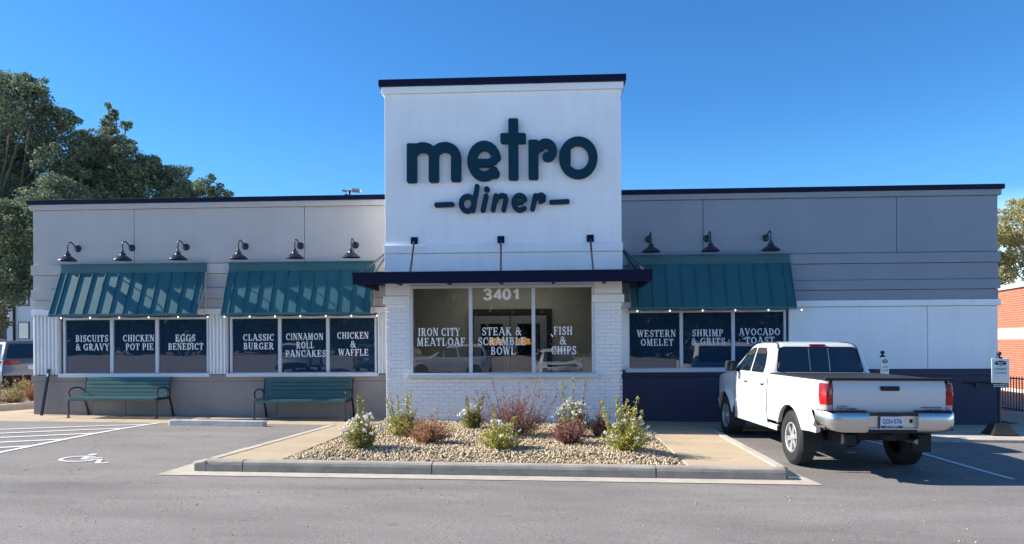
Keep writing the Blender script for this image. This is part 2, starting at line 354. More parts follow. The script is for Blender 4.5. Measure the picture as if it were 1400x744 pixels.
# western slab-serif capitals, cap height 1
W_, T_, S_ = .185, .085, .075
def sf(x, y, h=.15): return ([(x-h, y), (x+h, y)], S_, .01)
def V(x, a=.02, b=.98): return ([(x, a), (x, b)], W_, .01)
def glyph(ch):
    y0, y1 = .035, .965
    if ch == 'A': return [([(.10, .03), (.40, .97)], T_), ([(.42, .97), (.74, .03)], W_), ([(.2, .33), (.62, .33)], T_), sf(.1, y0, .12), sf(.74, y0, .15), ([(.26, .96), (.45, .96)], T_)], .88
    if ch == 'B': return [V(.2), sf(.14, y0, .12), sf(.14, y1, .12), ([(.2, .96)]+arc(.40, .745, .16, .215, 90, -90)+[(.2, .53)], .10), ([(.2, .53)]+arc(.42, .285, .19, .245, 90, -90)+[(.2, .04)], .11), (arc(.42, .285, .185, .2, 40, -40), .17), (arc(.40, .745, .155, .17, 40, -40), .15)], .78
    if ch == 'C': return [(arc(.46, .5, .34, .455, 48, 312, 20), .10), (arc(.46, .5, .33, .42, 130, 230), .18), ([(.69, .66), (.69, .97)], .09), ([(.69, .08), (.69, .26)], .07)], .84
    if ch == 'D': return [V(.2), sf(.14, y0, .12), sf(.14, y1, .12), ([(.2, .96)]+arc(.36, .5, .34, .455, 90, -90, 18)+[(.2, .04)], .10), (arc(.36, .5, .33, .42, 50, -50), .17)], .84
    if ch == 'E': return [V(.2), sf(.14, y0, .12), sf(.14, y1, .12), ([(.2, .955), (.62, .955)], .09), ([(.2, .045), (.66, .045)], .09), ([(.2, .5), (.5, .5)], .09), ([(.63, .75), (.63, .97)], .08), ([(.67, .03), (.67, .27)], .08), ([(.5, .4), (.5, .6)], .07)], .78
    if ch == 'F': return [V(.2), sf(.2, y0, .19), sf(.14, y1, .12), ([(.2, .955), (.62, .955)], .09), ([(.2, .5), (.5, .5)], .09), ([(.63, .73), (.63, .97)], .08), ([(.5, .4), (.5, .6)], .07)], .72
    if ch == 'G': return [(arc(.46, .5, .34, .455, 48, 300, 20), .10), (arc(.46, .5, .33, .42, 130, 230), .18), ([(.69, .68), (.69, .97)], .09), ([(.69, .05), (.69, .42)], .15), sf(.66, .42, .17)], .88
    if ch == 'H': return [V(.2), V(.68), sf(.2, y0), sf(.2, y1), sf(.68, y0), sf(.68, y1), ([(.2, .5), (.68, .5)], .09)], .9
    if ch == 'I': return [V(.2), sf(.2, y0, .16), sf(.2, y1, .16)], .42
    if ch == 'K': return [V(.2), sf(.2, y0), sf(.2, y1), ([(.24, .45), (.62, .96)], T_), ([(.36, .58), (.70, .03)], W_), sf(.62, y1, .13), sf(.70, y0, .15)], .88
    if ch == 'L': return [V(.2), sf(.2, y1), sf(.14, y0, .12), ([(.2, .045), (.62, .045)], .09), ([(.64, .03), (.64, .30)], .08)], .74
    if ch == 'M': return [([(.14, .03), (.17, .97)], T_), ([(.20, .97), (.46, .10)], W_), ([(.46, .06), (.72, .97)], T_), ([(.80, .03), (.78, .97)], W_), sf(.14, y0, .12), sf(.15, y1, .11), sf(.80, y0, .15), sf(.80, y1, .13)], 1.02
    if ch == 'N': return [([(.16, .03), (.16, .97)], T_), ([(.2, .97), (.66, .06)], W_), ([(.70, .03), (.70, .97)], T_), sf(.16, y0, .12), sf(.13, y1, .11), sf(.70, y1, .12)], .88
    if ch == 'O': return [(arc(.47, .5, .35, .455, 0, 360, 28), .10), (arc(.47, .5, .33, .40, 125, 235), .17), (arc(.47, .5, .33, .40, 55, -55), .17)], .94
    if ch == 'P': return [V(.2), sf(.2, y0, .18), sf(.14, y1, .12), ([(.2, .96)]+arc(.42, .71, .19, .25, 90, -90)+[(.2, .46)], .10), (arc(.42, .71, .18, .2, 45, -45), .16)], .74
    if ch == 'R': return [V(.2), sf(.2, y0, .17), sf(.14, y1, .12), ([(.2, .96)]+arc(.42, .73, .18, .23, 90, -90)+[(.2, .50)], .10), (arc(.42, .73, .17, .18, 45, -45), .16), ([(.42, .5), (.66, .03)], W_), sf(.70, y0, .12)], .84
    if ch == 'S': return [(arc(.36, .73, .21, .225, 25, 270), .11), (arc(.36, .27, .23, .23, 90, -155), .11), ([(.20, .64), (.52, .38)], .17), ([(.57, .70), (.57, .97)], .08), ([(.12, .03), (.12, .30)], .08)], .68
    if ch == 'T': return [V(.38), sf(.38, y0, .18), ([(.06, .955), (.70, .955)], .09), ([(.07, .70), (.07, .97)], .08), ([(.69, .70), (.69, .97)], .08)], .78
    if ch == 'U': return [([(.2, .97)]+[(.2, .33)]+arc(.44, .33, .24, .29, 180, 360)+[(.68, .97)], .10), ([(.2, .3), (.2, .97)], W_), sf(.2, y1, .16), sf(.68, y1, .14)], .88
    if ch == 'V': return [([(.12, .97), (.42, .06)], W_), ([(.42, .04), (.70, .97)], T_), sf(.12, y1, .16), sf(.70, y1, .13)], .84
    if ch == 'W': return [([(.12, .97), (.34, .06)], W_), ([(.34, .04), (.54, .90)], T_), ([(.54, .97), (.76, .06)], W_), ([(.76, .04), (.98, .97)], T_), sf(.12, y1, .15), sf(.98, y1, .12)], 1.1
    if ch == 'Y': return [([(.12, .97), (.40, .48)], W_), ([(.40, .48), (.68, .97)], T_), ([(.40, .03), (.40, .5)], W_), sf(.40, y0, .17), sf(.12, y1, .15), sf(.68, y1, .13)], .8
    if ch == '&': return [(arc(.40, .76, .17, .19, -40, 235), .10), ([(.28, .62), (.80, .04)], .16), (arc(.34, .27, .22, .235, 115, 355), .12), ([(.56, .25), (.72, .50)], .09), sf(.72, .52, .12), ([(.30, .5), (.54, .62)], .09)], .9
    return [], .34
GC = {}
def line_mesh(text, width, h, m, slab=True):
    adv = []; x = 0; loops = []
    for ch in text:
        g, a = glyph(ch)
        if g:
            if ch not in GC: GC[ch] = outlines(g, .028)
            loops += [[(px+x, py) for px, py in lp] for lp in GC[ch]]
        x += a+.06
    x -= .06; k = width/x
    loops = [[(px*k-width/2, (py-.5)*h) for px, py in lp] for lp in loops]
    return fillmesh('lettering', loops, .0, m)
def bfont(text, h, m, width=None, name='lettering', extrude=0.):
    cu = bpy.data.curves.new(name, 'FONT'); cu.body = text; cu.size = h/.72; cu.align_x = 'CENTER'; cu.align_y = 'CENTER'; cu.extrude = extrude; cu.offset = h*.02
    o = bpy.data.objects.new(name, cu); me = bpy.data.meshes.new_from_object(o); bpy.data.objects.remove(o); bpy.data.curves.remove(cu)
    me.materials.clear(); me.materials.append(m)
    if width:
        xs = [v.co.x for v in me.vertices]; k = width/(max(xs)-min(xs))
        for v in me.vertices: v.co.x *= k
    return me

exec_parts = []
# ================================================================== GROUND
def sheet(name, m, xs, ys, f, h=0.):
    mb = MB(); mb.grid([[(x, y, f(x, y)+h) for x in xs] for y in ys]); mb.smooth = True
    return mb.build(name, m)
rngx = [-900, -300, -100, -60, -40] + [x*1.0 for x in range(-30, -8)] + [x*.5 for x in range(-16, 28)] + [15, 17, 20, 25, 30, 40, 60, 100, 300, 900]
rngy = [-900, -300, -100, -60, -40, -30, -25] + [y*.5 for y in range(-40, 0)] + [0, 2, 5, 10, 20, 40, 80, 200, 500, 1500]
tag(sheet('parking_lot', M_asph, sorted(set(rngx)), rngy, az), kind='structure')

def slab_piece(parent, pts, m=M_conc, top=.0, thick=.25, name='slab', f=None, gap=.006, bevel=.008):
    c = Vector((sum(p[0] for p in pts)/len(pts), sum(p[1] for p in pts)/len(pts)))
    q = []
    for p in pts:
        d = Vector((p[0], p[1]))-c; q.append(c+d*(1-gap/max(.2, d.length)))
    mb = MB(); mb.ngon([(p[0], p[1], gz(p[0])+top) for p in q], off=(0, 0, -thick))
    return mb.build(name, m, parent, bevel=bevel, seg=1)
walk = tag(empty('sidewalk'), kind='structure')
xs = [-15, -13.4, -11.9, -10.4, -8.9, -7.4, -5.9, -4.4]
for a, b in zip(xs, xs[1:]): slab_piece(walk, [(a, -1.42), (b, -1.42), (b, .2), (a, .2)])
slab_piece(walk, [(-4.4, -1.42), (-3.33, -1.42), (-3.33, .2), (-4.4, .2)])
# the walk strips either side of the gravel bed
LX = lambda y: -4.40 + (-4.86+4.40)*(-1.42-y)/(5.83-1.42)      # left outer edge
ys = [-1.42, -2.6, -3.9, -5.0, -5.80]
for a, b in zip(ys, ys[1:]): slab_piece(walk, [(LX(a)+.14, a), (LX(b)+.14, b), (-3.80-.02*(-b), b), (-3.42-.075*(-a), a)] if a > -1.5 else [(LX(a)+.14, a), (LX(b)+.14, b), (-3.62-.03*(-b), b), (-3.62-.03*(-a), a)])
for a, b in zip([-1.24, -2.3, -3.5, -4.7], [-2.3, -3.5, -4.7, -5.80]): slab_piece(walk, [(1.86, a), (1.86, b), (3.02, b), (3.02, a)])
for a, b in zip([1.42, 2.9, 4.3, 5.75, 7.2, 8.7], [2.9, 4.3, 5.75, 7.2, 8.7, 9.9]):
    slab_piece(walk, [(a, -1.22), (b, -1.22), (b, .2), (a, .2)])
for a, b in zip([5.80, 7.2, 8.7], [7.2, 8.7, 10.4]): slab_piece(walk, [(a, -2.55), (b, -2.55), (b, -1.235), (a, -1.235)], m=M_gut)
slab_piece(walk, [(9.9, -1.22), (13.2, -1.22), (13.2, 3.2), (9.9, 3.2)])
# curb stones of the island
curb = tag(empty('curb'), kind='structure')
def stone(a, b, wd=.15, top=.006, m=M_curb, drop=.34, side=1, name='curb_stone'):
    a, b = Vector(a), Vector(b); d = (b-a).normalized(); n = Vector((-d.y, d.x))*side
    a, b = a+d*.007, b-d*.007; nseg = 6; mb = MB(); rows = []
    for i in range(nseg+1):
        p = a+(b-a)*i/nseg; j = .004*math.sin(i*7.3+a.x*5)
        ring = []
        for (o, z) in [(-.02, -drop), (-.018, -.06), (-.006+j, -.024), (.018, -.004+j), (wd, 0), (wd, -drop)]:
            q = p+n*o; ring.append((q.x, q.y, gz(q.x)+top+z))
        rows.append(ring+[ring[0]])
    mb.grid(rows); mb.ngon(rows[0][:-1]); mb.ngon(rows[-1][:-1][::-1])
    return mb.build(name, m, curb, bevel=.004, seg=1)
FY = -5.96
for a, b in [((-4.80, FY), (-4.28, FY)), ((-4.28, FY), (-1.64, FY)), ((-1.64, FY), (1.40, FY)), ((1.40, FY), (3.12, FY))]: stone(a, b)
for i in range(3):
    y0 = -5.78+i*1.46; y1 = min(-1.44, y0+1.46); stone((LX(y0)-.02, y0), (LX(y1)-.02, y1), side=-1, m=M_gut)
for i in range(3):
    y0 = -5.80+i*1.5; y1 = min(-1.24, y0+1.5); stone((3.19, y0), (3.19, y1), side=1, m=M_gut)
# rounded nose at the left front corner
mb = MB(); mb.ngon([(-5.03, -5.86, gz(-5)-.03), (-4.97, -5.98, gz(-5)-.03), (-4.80, -5.98, gz(-4.8)+.002), (-4.79, -5.80, gz(-4.8)+.004), (-4.88, -5.76, gz(-4.9)+.002)], off=(0, 0, -.3)); mb.build('curb_stone', M_curb, curb, bevel=.02)
# concrete gutter lip laid in the asphalt
mb = MB(); Y0, Y1 = -6.26, -5.9
mb.grid([[(x, y, az(x, y)+.009) for x in np.linspace(xl, xr, 24)] for (y, xl, xr) in ((Y0, -5.35, 3.50), (Y1, -4.95, 3.18))])
g_ = [(-5.35, Y0), (-4.95, Y1), (-4.80, -4.2), (-4.98, -4.2)]; mb.ngon([(x, y, az(x, y)+.010) for x, y in g_])
g_ = [(3.18, Y1), (3.50, Y0), (3.30, -5.2), (3.20, -4.6)]; mb.ngon([(x, y, az(x, y)+.010) for x, y in g_])
tag(mb.build('gutter', M_gut), kind='structure')

# painted markings: ribbons laid just above the asphalt
def ribbon(name, pts, wd, m=M_paint, h=.008, parent=None, n=14):
    mb = MB(); rows = []
    P = []
    for a, b in zip(pts, pts[1:]): P += [Vector(a)+(Vector(b)-Vector(a))*i/n for i in range(n)]
    P.append(Vector(pts[-1]))
    for i, p in enumerate(P):
        d = (P[min(i+1, len(P)-1)]-P[max(0, i-1)]).normalized(); q = Vector((-d.y, d.x))*wd/2
        rows.append([(p.x-q.x, p.y-q.y, az(p.x-q.x, p.y-q.y)+h), (p.x+q.x, p.y+q.y, az(p.x+q.x, p.y+q.y)+h)])
    mb.grid(rows); return mb.build(name, m, parent)
marks = tag(empty('road_markings'), kind='structure')
ribbon('stall_line', [(-8.78, -5.5), (-7.88, -1.48)], .11, parent=marks)
for k in range(5):
    y = -1.75-k*.64; x1 = -7.93-.223*(-1.5-y)
    ribbon('hatch_line', [(-16, y-.43*(x1+16)), (x1, y)], .10, parent=marks)
ribbon('stall_line', [(6.22, -5.7), (5.36, -1.3)], .10, parent=marks)
ribbon('stall_line', [(9.2, -2.8), (8.15, -2.02)], .10, parent=marks)
# wheelchair symbol, seen from its side
WS = [(arc(0, 0, .42, .36, -30, -290, 18), .10), ([(-.02, .36), (.08, -.02), (.50, -.04), (.66, -.50), (.86, -.47)], .11), ([(.07, .16), (.40, .16)], .09), ([(-.02, .60)], .20)]
me = fillmesh('wheelchair_symbol', outlines(WS, .02), 0, M_paint)
for v in me.vertices:
    x, y = v.co.x, v.co.y; wx = -6.52+(-y)*.95+.1; wy = -6.12-(x)*.0; wx = -7.08 + x*.66; wy = -5.24 + y*.55
    v.co = (wx, wy, az(wx, wy)+.009)
link('wheelchair_symbol', me, marks)

# gravel bed: base soil and loose river stones
bedpts = [(-3.80, -5.80), (1.84, -5.80), (1.84, -1.22), (-3.44, -1.22)]
def bedz(x, y):                                  # slight mound
    e = min(x+3.8, 1.85-x, y+5.8)/.6
    return gz(x)+.0+.075*sm(e)
mb = MB(); mb.grid([[(xl+(1.85-xl)*i/20, y, bedz(xl+(1.85-xl)*i/20, y)-.03) for i in range(21)] for y in np.linspace(-5.80, -1.2, 16) for xl in [-3.80+(y+5.8)*.078]])
mb.smooth = True
tag(mb.build('planting_bed_soil', mat('bed_soil', (.16, .12, .08), .95, var=.3, vs=12)), kind='structure')
def pebble_field(name, n, place, m, smin, smax, label=None, cat=None):
    ico = bmesh.new(); bmesh.ops.create_icosphere(ico, subdivisions=1, radius=1)
    iv = np.array([v.co[:] for v in ico.verts]); iff = np.array([[v.index for v in f.verts] for f in ico.faces]); ico.free()
    P = np.array([place() for _ in range(n)]); k = len(iv)
    s = rng.uniform(smin, smax, (n, 1, 1))*rng.uniform(.55, 1.25, (n, 1, 3))
    V_ = iv[None]*s*(1+.25*rng.standard_normal((n, k, 1))*.6)
    a = rng.uniform(0, 6.28, n); ca, sa = np.cos(a)[:, None], np.sin(a)[:, None]
    X = V_[..., 0]*ca-V_[..., 1]*sa; Y = V_[..., 0]*sa+V_[..., 1]*ca
    V_ = np.stack([X, Y, V_[..., 2]], -1)+P[:, None]
    F = (iff[None]+(np.arange(n)*k)[:, None, None]).reshape(-1, 3)
    me = bpy.data.meshes.new(name); me.vertices.add(n*k); me.vertices.foreach_set('co', V_.reshape(-1).astype('f'))
    me.loops.add(F.size); me.loops.foreach_set('vertex_index', F.reshape(-1).astype('i'))
    me.polygons.add(len(F)); me.polygons.foreach_set('loop_start', np.arange(0, F.size, 3, dtype='i')); me.update(calc_edges=True)
    me.materials.append(m); o = link(name, me); tag(o, label, cat, kind='stuff'); return o
M_peb = leafmat('river_stone', [(.38, .28, .15), (.56, .46, .30), (.44, .33, .19), (.66, .56, .40), (.48, .40, .28), (.30, .22, .13), (.60, .48, .30)], .8, 0)
def pl():
    y = -5.78+4.55*random.random()**1.15; xl = -3.78+(y+5.8)*.078; x = random.uniform(xl, 1.82)
    return (x, y, bedz(x, y)+random.uniform(-.02, .012))
pebble_field('river_gravel', 26000, pl, M_peb, .009, .023, 'loose tan river gravel filling the bed in front of the brick entrance', 'gravel')

def grit():
    x = random.uniform(-9, 8); y = random.uniform(-11, -2); y = -7 - abs(random.gauss(0, 1.6)) if -5.2 < x < 3.4 and y > -6.6 else y
    return (x, y, az(x, y)+.004)
pebble_field('loose_grit', 420, grit, M_peb, .004, .011, 'loose grit scattered over the asphalt', 'grit')
# ================================================================== DINER BUILDING
bld = tag(empty('diner_building'), 'grey and white single storey diner with tall white entrance tower', 'building')
BD = 13.0
def cells(name, m, z0, z1, xs_, yf=-.0, th=.05, gap=.012):
    for a, b in zip(xs_, xs_[1:]): box(name, m, bld, a+gap/2, b-gap/2, yf-th, yf+.02, z0, z1, bevel=.004)
def wing(xa, xb, dz, wins, joints, low_joints, flip, pil):
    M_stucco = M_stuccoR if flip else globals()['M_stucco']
    # structural core around window openings (dark behind joints)
    oz0, oz1 = (.88, 2.14) if not flip else (.94, 2.19)
    def cw(x0, x1, z0, z1, y0=.02, y1=.22): box('core_wall', M_core, bld, x0, x1, y0, y1, z0, z1)
    cw(xa+.01, xb, -.9, oz0); cw(xa+.01, xb, oz1, 4.66+dz)
    px = xa+.01
    for a, b in wins: cw(px, a, oz0, oz1); px = b
    cw(px, xb, oz0, oz1)
    sgn = 1 if not flip else -1
    # outer side wall and roof
    sx = xa if not flip else xb
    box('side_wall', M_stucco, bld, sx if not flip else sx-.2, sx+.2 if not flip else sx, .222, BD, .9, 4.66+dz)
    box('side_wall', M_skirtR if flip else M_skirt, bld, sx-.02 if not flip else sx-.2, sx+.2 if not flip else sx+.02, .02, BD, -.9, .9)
    # upper field panels
    z = {'b1t': 3.32, 'b1b': 3.10, 'b2t': 2.78, 'b2b': 2.55, 'wt': 2.33, 'wb': 2.21} if not flip else {'b1t': 3.375, 'b1b': 3.165, 'b2t': 2.81, 'b2b': 2.61, 'wt': 2.39, 'wb': 2.26}
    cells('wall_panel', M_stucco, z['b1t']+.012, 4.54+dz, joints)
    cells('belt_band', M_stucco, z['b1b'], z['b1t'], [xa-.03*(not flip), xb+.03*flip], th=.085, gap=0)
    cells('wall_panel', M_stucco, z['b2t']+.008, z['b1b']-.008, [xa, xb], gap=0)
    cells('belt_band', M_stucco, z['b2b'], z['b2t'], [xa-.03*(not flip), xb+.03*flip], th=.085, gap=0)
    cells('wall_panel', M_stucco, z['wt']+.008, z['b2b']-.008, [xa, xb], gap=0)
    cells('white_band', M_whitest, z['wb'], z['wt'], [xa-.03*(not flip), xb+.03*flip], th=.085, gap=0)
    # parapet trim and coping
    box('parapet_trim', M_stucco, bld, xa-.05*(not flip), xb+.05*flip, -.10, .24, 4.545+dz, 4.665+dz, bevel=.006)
    cap_x = np.linspace(xa-.10*(not flip), xb+.10*flip, 4)
    for a, b in zip(cap_x, cap_x[1:]): box('coping', M_navy, bld, a+.002, b-.002, -.14, .30, 4.667+dz, 4.765+dz, bevel=.006)
    # skirting
    zt = oz0-.005
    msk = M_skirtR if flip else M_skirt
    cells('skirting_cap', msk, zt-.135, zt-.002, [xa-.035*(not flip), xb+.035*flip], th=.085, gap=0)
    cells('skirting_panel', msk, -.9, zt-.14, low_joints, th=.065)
    return z
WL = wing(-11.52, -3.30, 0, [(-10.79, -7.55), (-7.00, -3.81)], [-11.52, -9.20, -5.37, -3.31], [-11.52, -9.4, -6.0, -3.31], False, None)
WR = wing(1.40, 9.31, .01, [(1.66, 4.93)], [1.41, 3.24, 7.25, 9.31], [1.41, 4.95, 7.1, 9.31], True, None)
# corrugated white pilasters of the left wing
def corr(x0, x1, z0, z1):
    mb = MB(); n = max(2, round((x1-x0)/.088)); pts = []
    for i in range(n):
        a = x0+(x1-x0)*i/n; w_ = (x1-x0)/n
        pts += [(a, -.075), (a+w_*.42, -.082), (a+w_*.52, -.035), (a+w_*.9, -.035)]
    pts.append((x1, -.075))
    mb.grid([[(x, y, z) for x, y in pts] for z in (z0, z1)]); mb.quad((x0, -.075, z0), (x0, .02, z0), (x0, .02, z1), (x0, -.075, z1))
    mb.quad((x1, -.075, z0), (x1, .02, z0), (x1, .02, z1), (x1, -.075, z1))
    mb.build('corrugated_panel', M_white, bld)
corr(-11.51, -10.92, .885, 2.205); corr(-7.50, -7.10, .885, 2.205); corr(-3.76, -3.335, .885, 2.205)
# right wing white panels
box('white_panel', M_whitest, bld, 1.415, 1.655, -.05, .02, .94, 2.255, .004)
cells('white_panel', M_whitest, .94, 2.25, [5.02, 7.87, 9.30])

# windows
def window(px, z0, z1, Y, texts, glass, fr=.045, dep=.11, sill=True, label=None):
    """px: pane boundaries, outer edges included"""
    w_ = empty('window', ((px[0]+px[-1])/2, Y, z0)); w_.parent = bld
    if label: w_['label'] = label
    ox, oz = (px[0]+px[-1])/2, z0; a0, a1 = px[0]-ox, px[-1]-ox; H = z1-z0
    B = lambda n, x0, x1, y0, y1, q0, q1, m=M_alu: box(n, m, w_, x0, x1, y0, y1, q0, q1, .004)
    B('frame', a0, a1, -.02, dep, H-fr-.01, H); B('frame', a0, a1, -.02, dep, 0, fr+.01)
    B('frame', a0, a0+fr, -.019, dep, fr+.012, H-fr-.012); B('frame', a1-fr, a1, -.019, dep, fr+.012, H-fr-.012)
    for x in px[1:-1]: B('mullion', x-ox-.035, x-ox+.035, -.019, dep, fr+.012, H-fr-.012)
    if sill: B('sill', a0-.05, a1+.05, -.13, -.021, -.035, .045)
    es = [px[0]+fr]+list(px[1:-1])+[px[-1]-fr]
    for a, b in zip(es, es[1:]):
        mb = MB(); mb.quad((a-ox, .02, fr), (b-ox, .02, fr), (b-ox, .02, H-fr), (a-ox, .02, H-fr)); mb.build('pane', glass, w_)
    for (t, cx, cz, wd, h) in texts:
        me = line_mesh(t, wd, h, M_film); xz(me, lambda x, y, d: (cx-ox+x, .012, cz-oz+y)); o = link('lettering', me, w_)
        o['label'] = 'white serif lettering reading '+t
    return w_
h_ = .145
window([-10.84, -9.73, -8.70, -7.53], .865, 2.155, -.03,
       [('BISCUITS', -10.20, 1.69, .75, h_), ('& GRAVY', -10.19, 1.50, .78, h_), ('CHICKEN', -9.13, 1.69, .72, h_), ('POT PIE', -9.11, 1.50, .64, h_),
        ('EGGS', -8.07, 1.69, .46, h_), ('BENEDICT', -8.06, 1.50, .80, h_)], M_glass, label='left wing window over the first bench')
window([-7.05, -5.94, -4.87, -3.79], .865, 2.155, -.03,
       [('CLASSIC', -6.42, 1.69, .70, h_), ('BURGER', -6.42, 1.50, .68, h_), ('CINNAMON', -5.39, 1.70, .84, h_), ('ROLL', -5.38, 1.515, .40, h_), ('PANCAKES', -5.37, 1.33, .90, h_),
        ('CHICKEN', -4.32, 1.72, .70, h_), ('&', -4.32, 1.53, .13, h_), ('WAFFLE', -4.31, 1.35, .67, h_)], M_glass, label='left wing window beside the entrance tower')
window([1.63, 2.77, 3.86, 4.96], .93, 2.215, -.03,
       [('WESTERN', 2.25, 1.72, .83, h_), ('OMELET', 2.26, 1.53, .70, h_), ('SHRIMP', 3.33, 1.725, .66, h_), ('& GRITS', 3.34, 1.545, .72, h_),
        ('AVOCADO', 4.42, 1.74, .86, h_), ('TOAST', 4.42, 1.56, .62, h_)], M_glass, label='right wing window behind the pickup')

# ---- tower
TX0, TX1, TY = -3.33, 1.41, -1.2
WX0, WX1, WZ0, WZ1 = -2.83, .86, .88, 2.70
for (a, b, z0, z1) in [(TX0+.06, WX0, -.5, 2.98), (WX1, TX1-.06, -.5, 2.98), (WX0, WX1, -.5, WZ0), (WX0, WX1, WZ1, 2.98)]:
    box('mortar_wall', M_brickw, bld, a, b, TY+.014, TY+.25, z0, z1)
for x0, x1 in ((TX0, TX0+.2), (TX1-.2, TX1)):
    box('tower_side_wall', M_whitest, bld, x0, x1, TY+.26, 5.5, 2.98, 6.55); 
    box('tower_side_wall', M_brickw, bld, x0+(.04 if x0 == TX0 else 0), x1-(0 if x0 == TX0 else .04), TY+.26, .1, -.5, 2.98)
box('tower_back_wall', M_whitest, bld, TX0+.21, TX1-.21, 5.3, 5.5, 4.5, 6.55)
box('tower_face', M_whitest, bld, TX0, TX1, TY, TY+.25, 3.52, 6.56, .004)
box('tower_ledge', M_whitest, bld, TX0-.02, TX1+.02, TY-.05, TY+.25, 3.345, 3.515, .008)
box('tower_face', M_whitest, bld, TX0-.012, TX1+.012, TY-.02, TY+.25, 2.985, 3.34, .004)
box('tower_trim', M_whitest, bld, TX0-.05, TX1+.05, TY-.06, 5.55, 6.562, 6.695, .008)
box('tower_coping', M_navy, bld, TX0-.10, TX1+.10, TY-.11, 5.6, 6.698, 6.83, .008)
# pier capitals
for a, b in ((TX0, WX0-.002), (WX1+.002, TX1)):
    box('pier_capital', M_white, bld, a-.0, b+.0, TY-.015, TY+.03, 2.50, 2.975, .004)
    box('pier_capital', M_white, bld, a-.04, b+.0 if a < 0 else b+.04, TY-.045, TY+.03, 2.33, 2.49, .006)
# bricks of the tower front
BH, BL, CO = .0685, .207, .0755
lst = []
z = 2.325-BH; row = 0
while z > -.22:
    off = (row % 2)*(BL+.007)/2
    spans = [(TX0, WX0-.005), (WX1+.005, TX1)] if z+BH > WZ0-.06 else [(TX0, TX1)]
    for a, b in spans:
        x = a-off if off else a
        while x < b-.02:
            x0, x1 = max(a, x), min(b, x+BL)
            if x1-x0 > .03: lst.append((x0, x1, z))
            x += BL+.007
    z -= CO; row += 1
bm_cache = {}
extra = MB()
for i, (x0, x1, z0) in enumerate(lst):
    jy = random.uniform(-.003, .002); wdt = round(x1-x0, 3)
    if i < 298:
        if wdt not in bm_cache:
            b_ = MB(); e = .006; W2 = wdt
            b_.add([(0, 0, 0), (W2, 0, 0), (W2, 0, BH), (0, 0, BH), (e, -.015, e), (W2-e, -.015, e), (W2-e, -.015, BH-e), (e, -.015, BH-e)],
                   [(4, 5, 6, 7), (0, 1, 5, 4), (1, 2, 6, 5), (2, 3, 7, 6), (3, 0, 4, 7)]); bm_cache[wdt] = b_.mesh('brick', M_brickw)
        o = link('brick', bm_cache[wdt], bld, (x0, TY+.015+jy, z0), (random.uniform(-.012, .012), 0, random.uniform(-.010, .010)))
    else:
        e = .006; Y = TY+.015+jy
        extra.add([(x0, Y, z0), (x1, Y, z0), (x1, Y, z0+BH), (x0, Y, z0+BH), (x0+e, Y-.015, z0+e), (x1-e, Y-.015, z0+e), (x1-e, Y-.015, z0+BH-e), (x0+e, Y-.015, z0+BH-e)],
                  [(4, 5, 6, 7), (0, 1, 5, 4), (1, 2, 6, 5), (2, 3, 7, 6), (3, 0, 4, 7)])
tag(extra.build('lower_bricks', M_brickw, bld), kind='stuff')
ww = window([WX0+.0, -1.61, -.35, WX1-.0], WZ0, WZ1, TY+.0,
       [('IRON CITY', -2.25, 1.765, .85, .16), ('MEATLOAF', -2.21, 1.565, .98, .16), ('STEAK &', -.99, 1.77, .80, .16), ('SCRAMBLE', -.985, 1.57, .97, .16), ('BOWL', -.96, 1.38, .50, .16),
        ('FISH', .24, 1.775, .38, .16), ('&', .235, 1.58, .14, .16), ('CHIPS', .25, 1.385, .50, .16)], M_glassc, fr=.05, dep=.14, label='three pane entrance window under the canopy')
# house number
DG = {'3': [(arc(.30, .72, .20, .19, 150, -90), .2), (arc(.30, .28, .22, .20, 90, -150), .2)],
      '4': [([(.46, .0+.08), (.46, .92)], .21, .01), ([(.10, .30), (.62, .30)], .17, .01), ([(.14, .33), (.44, .88)], .17)],
      '0': [(arc(.31, .5, .20, .40, 0, 360, 24), .21)], '1': [([(.34, .08), (.34, .92)], .22, .01), ([(.16, .70), (.34, .88)], .17)]}
for i, ch in enumerate('3401'):
    lp = outlines(DG[ch], .025); me = fillmesh('house_number', lp, 0, M_film)
    x0 = -1.36+i*.192+(.01 if i == 3 else 0)
    xz(me, lambda x, y, d: (x0+x*.30-ww.location.x, .012, 2.395-WZ0+y*.235)); link('house_number', me, ww)
# interior seen through the glass
box('interior_floor', mat('interior_floor_tile', (.16, .14, .12), .5), bld, TX0+.2, TX1-.2, TY+.25, 2.6, -.2, -.05)
box('interior_ceiling', M_inwall, bld, TX0+.2, TX1-.2, TY+.25, 1.0, 2.98, 3.05)
DY = .75
dx0, dx1 = -1.86, .02
box('interior_wall', M_inwall, bld, TX0+.2, dx0, DY, DY+.12, -.05, 2.98); box('interior_wall', M_inwall, bld, dx1, TX1-.2, DY, DY+.12, -.05, 2.98)
box('interior_wall', M_inwall, bld, dx0, dx1, DY, DY+.12, 2.30, 2.98)
box('interior_wall', M_inwall, bld, TX0+.21, TX0+.25, TY+.26, DY, -.05, 2.98); box('interior_wall', M_inwall, bld, TX1-.25, TX1-.21, TY+.26, DY, -.05, 2.98)
dr = empty('entrance_door', ((dx0+dx1)/2, DY, -.05)); dr.parent = bld
M_dk = mat('dark_bronze', (.02, .018, .02), .4); M_dg = mat('grey_door_aluminium', (.24, .26, .27), .35)
hw_ = (dx1-dx0)/2
box('door_frame', M_dk, dr, -hw_, hw_, -.06, .06, 2.22, 2.35, .004); box('door_frame', M_dk, dr, -hw_, -hw_+.10, -.06, .06, 0, 2.218); box('door_frame', M_dk, dr, hw_-.10, hw_, -.06, .06, 0, 2.218)
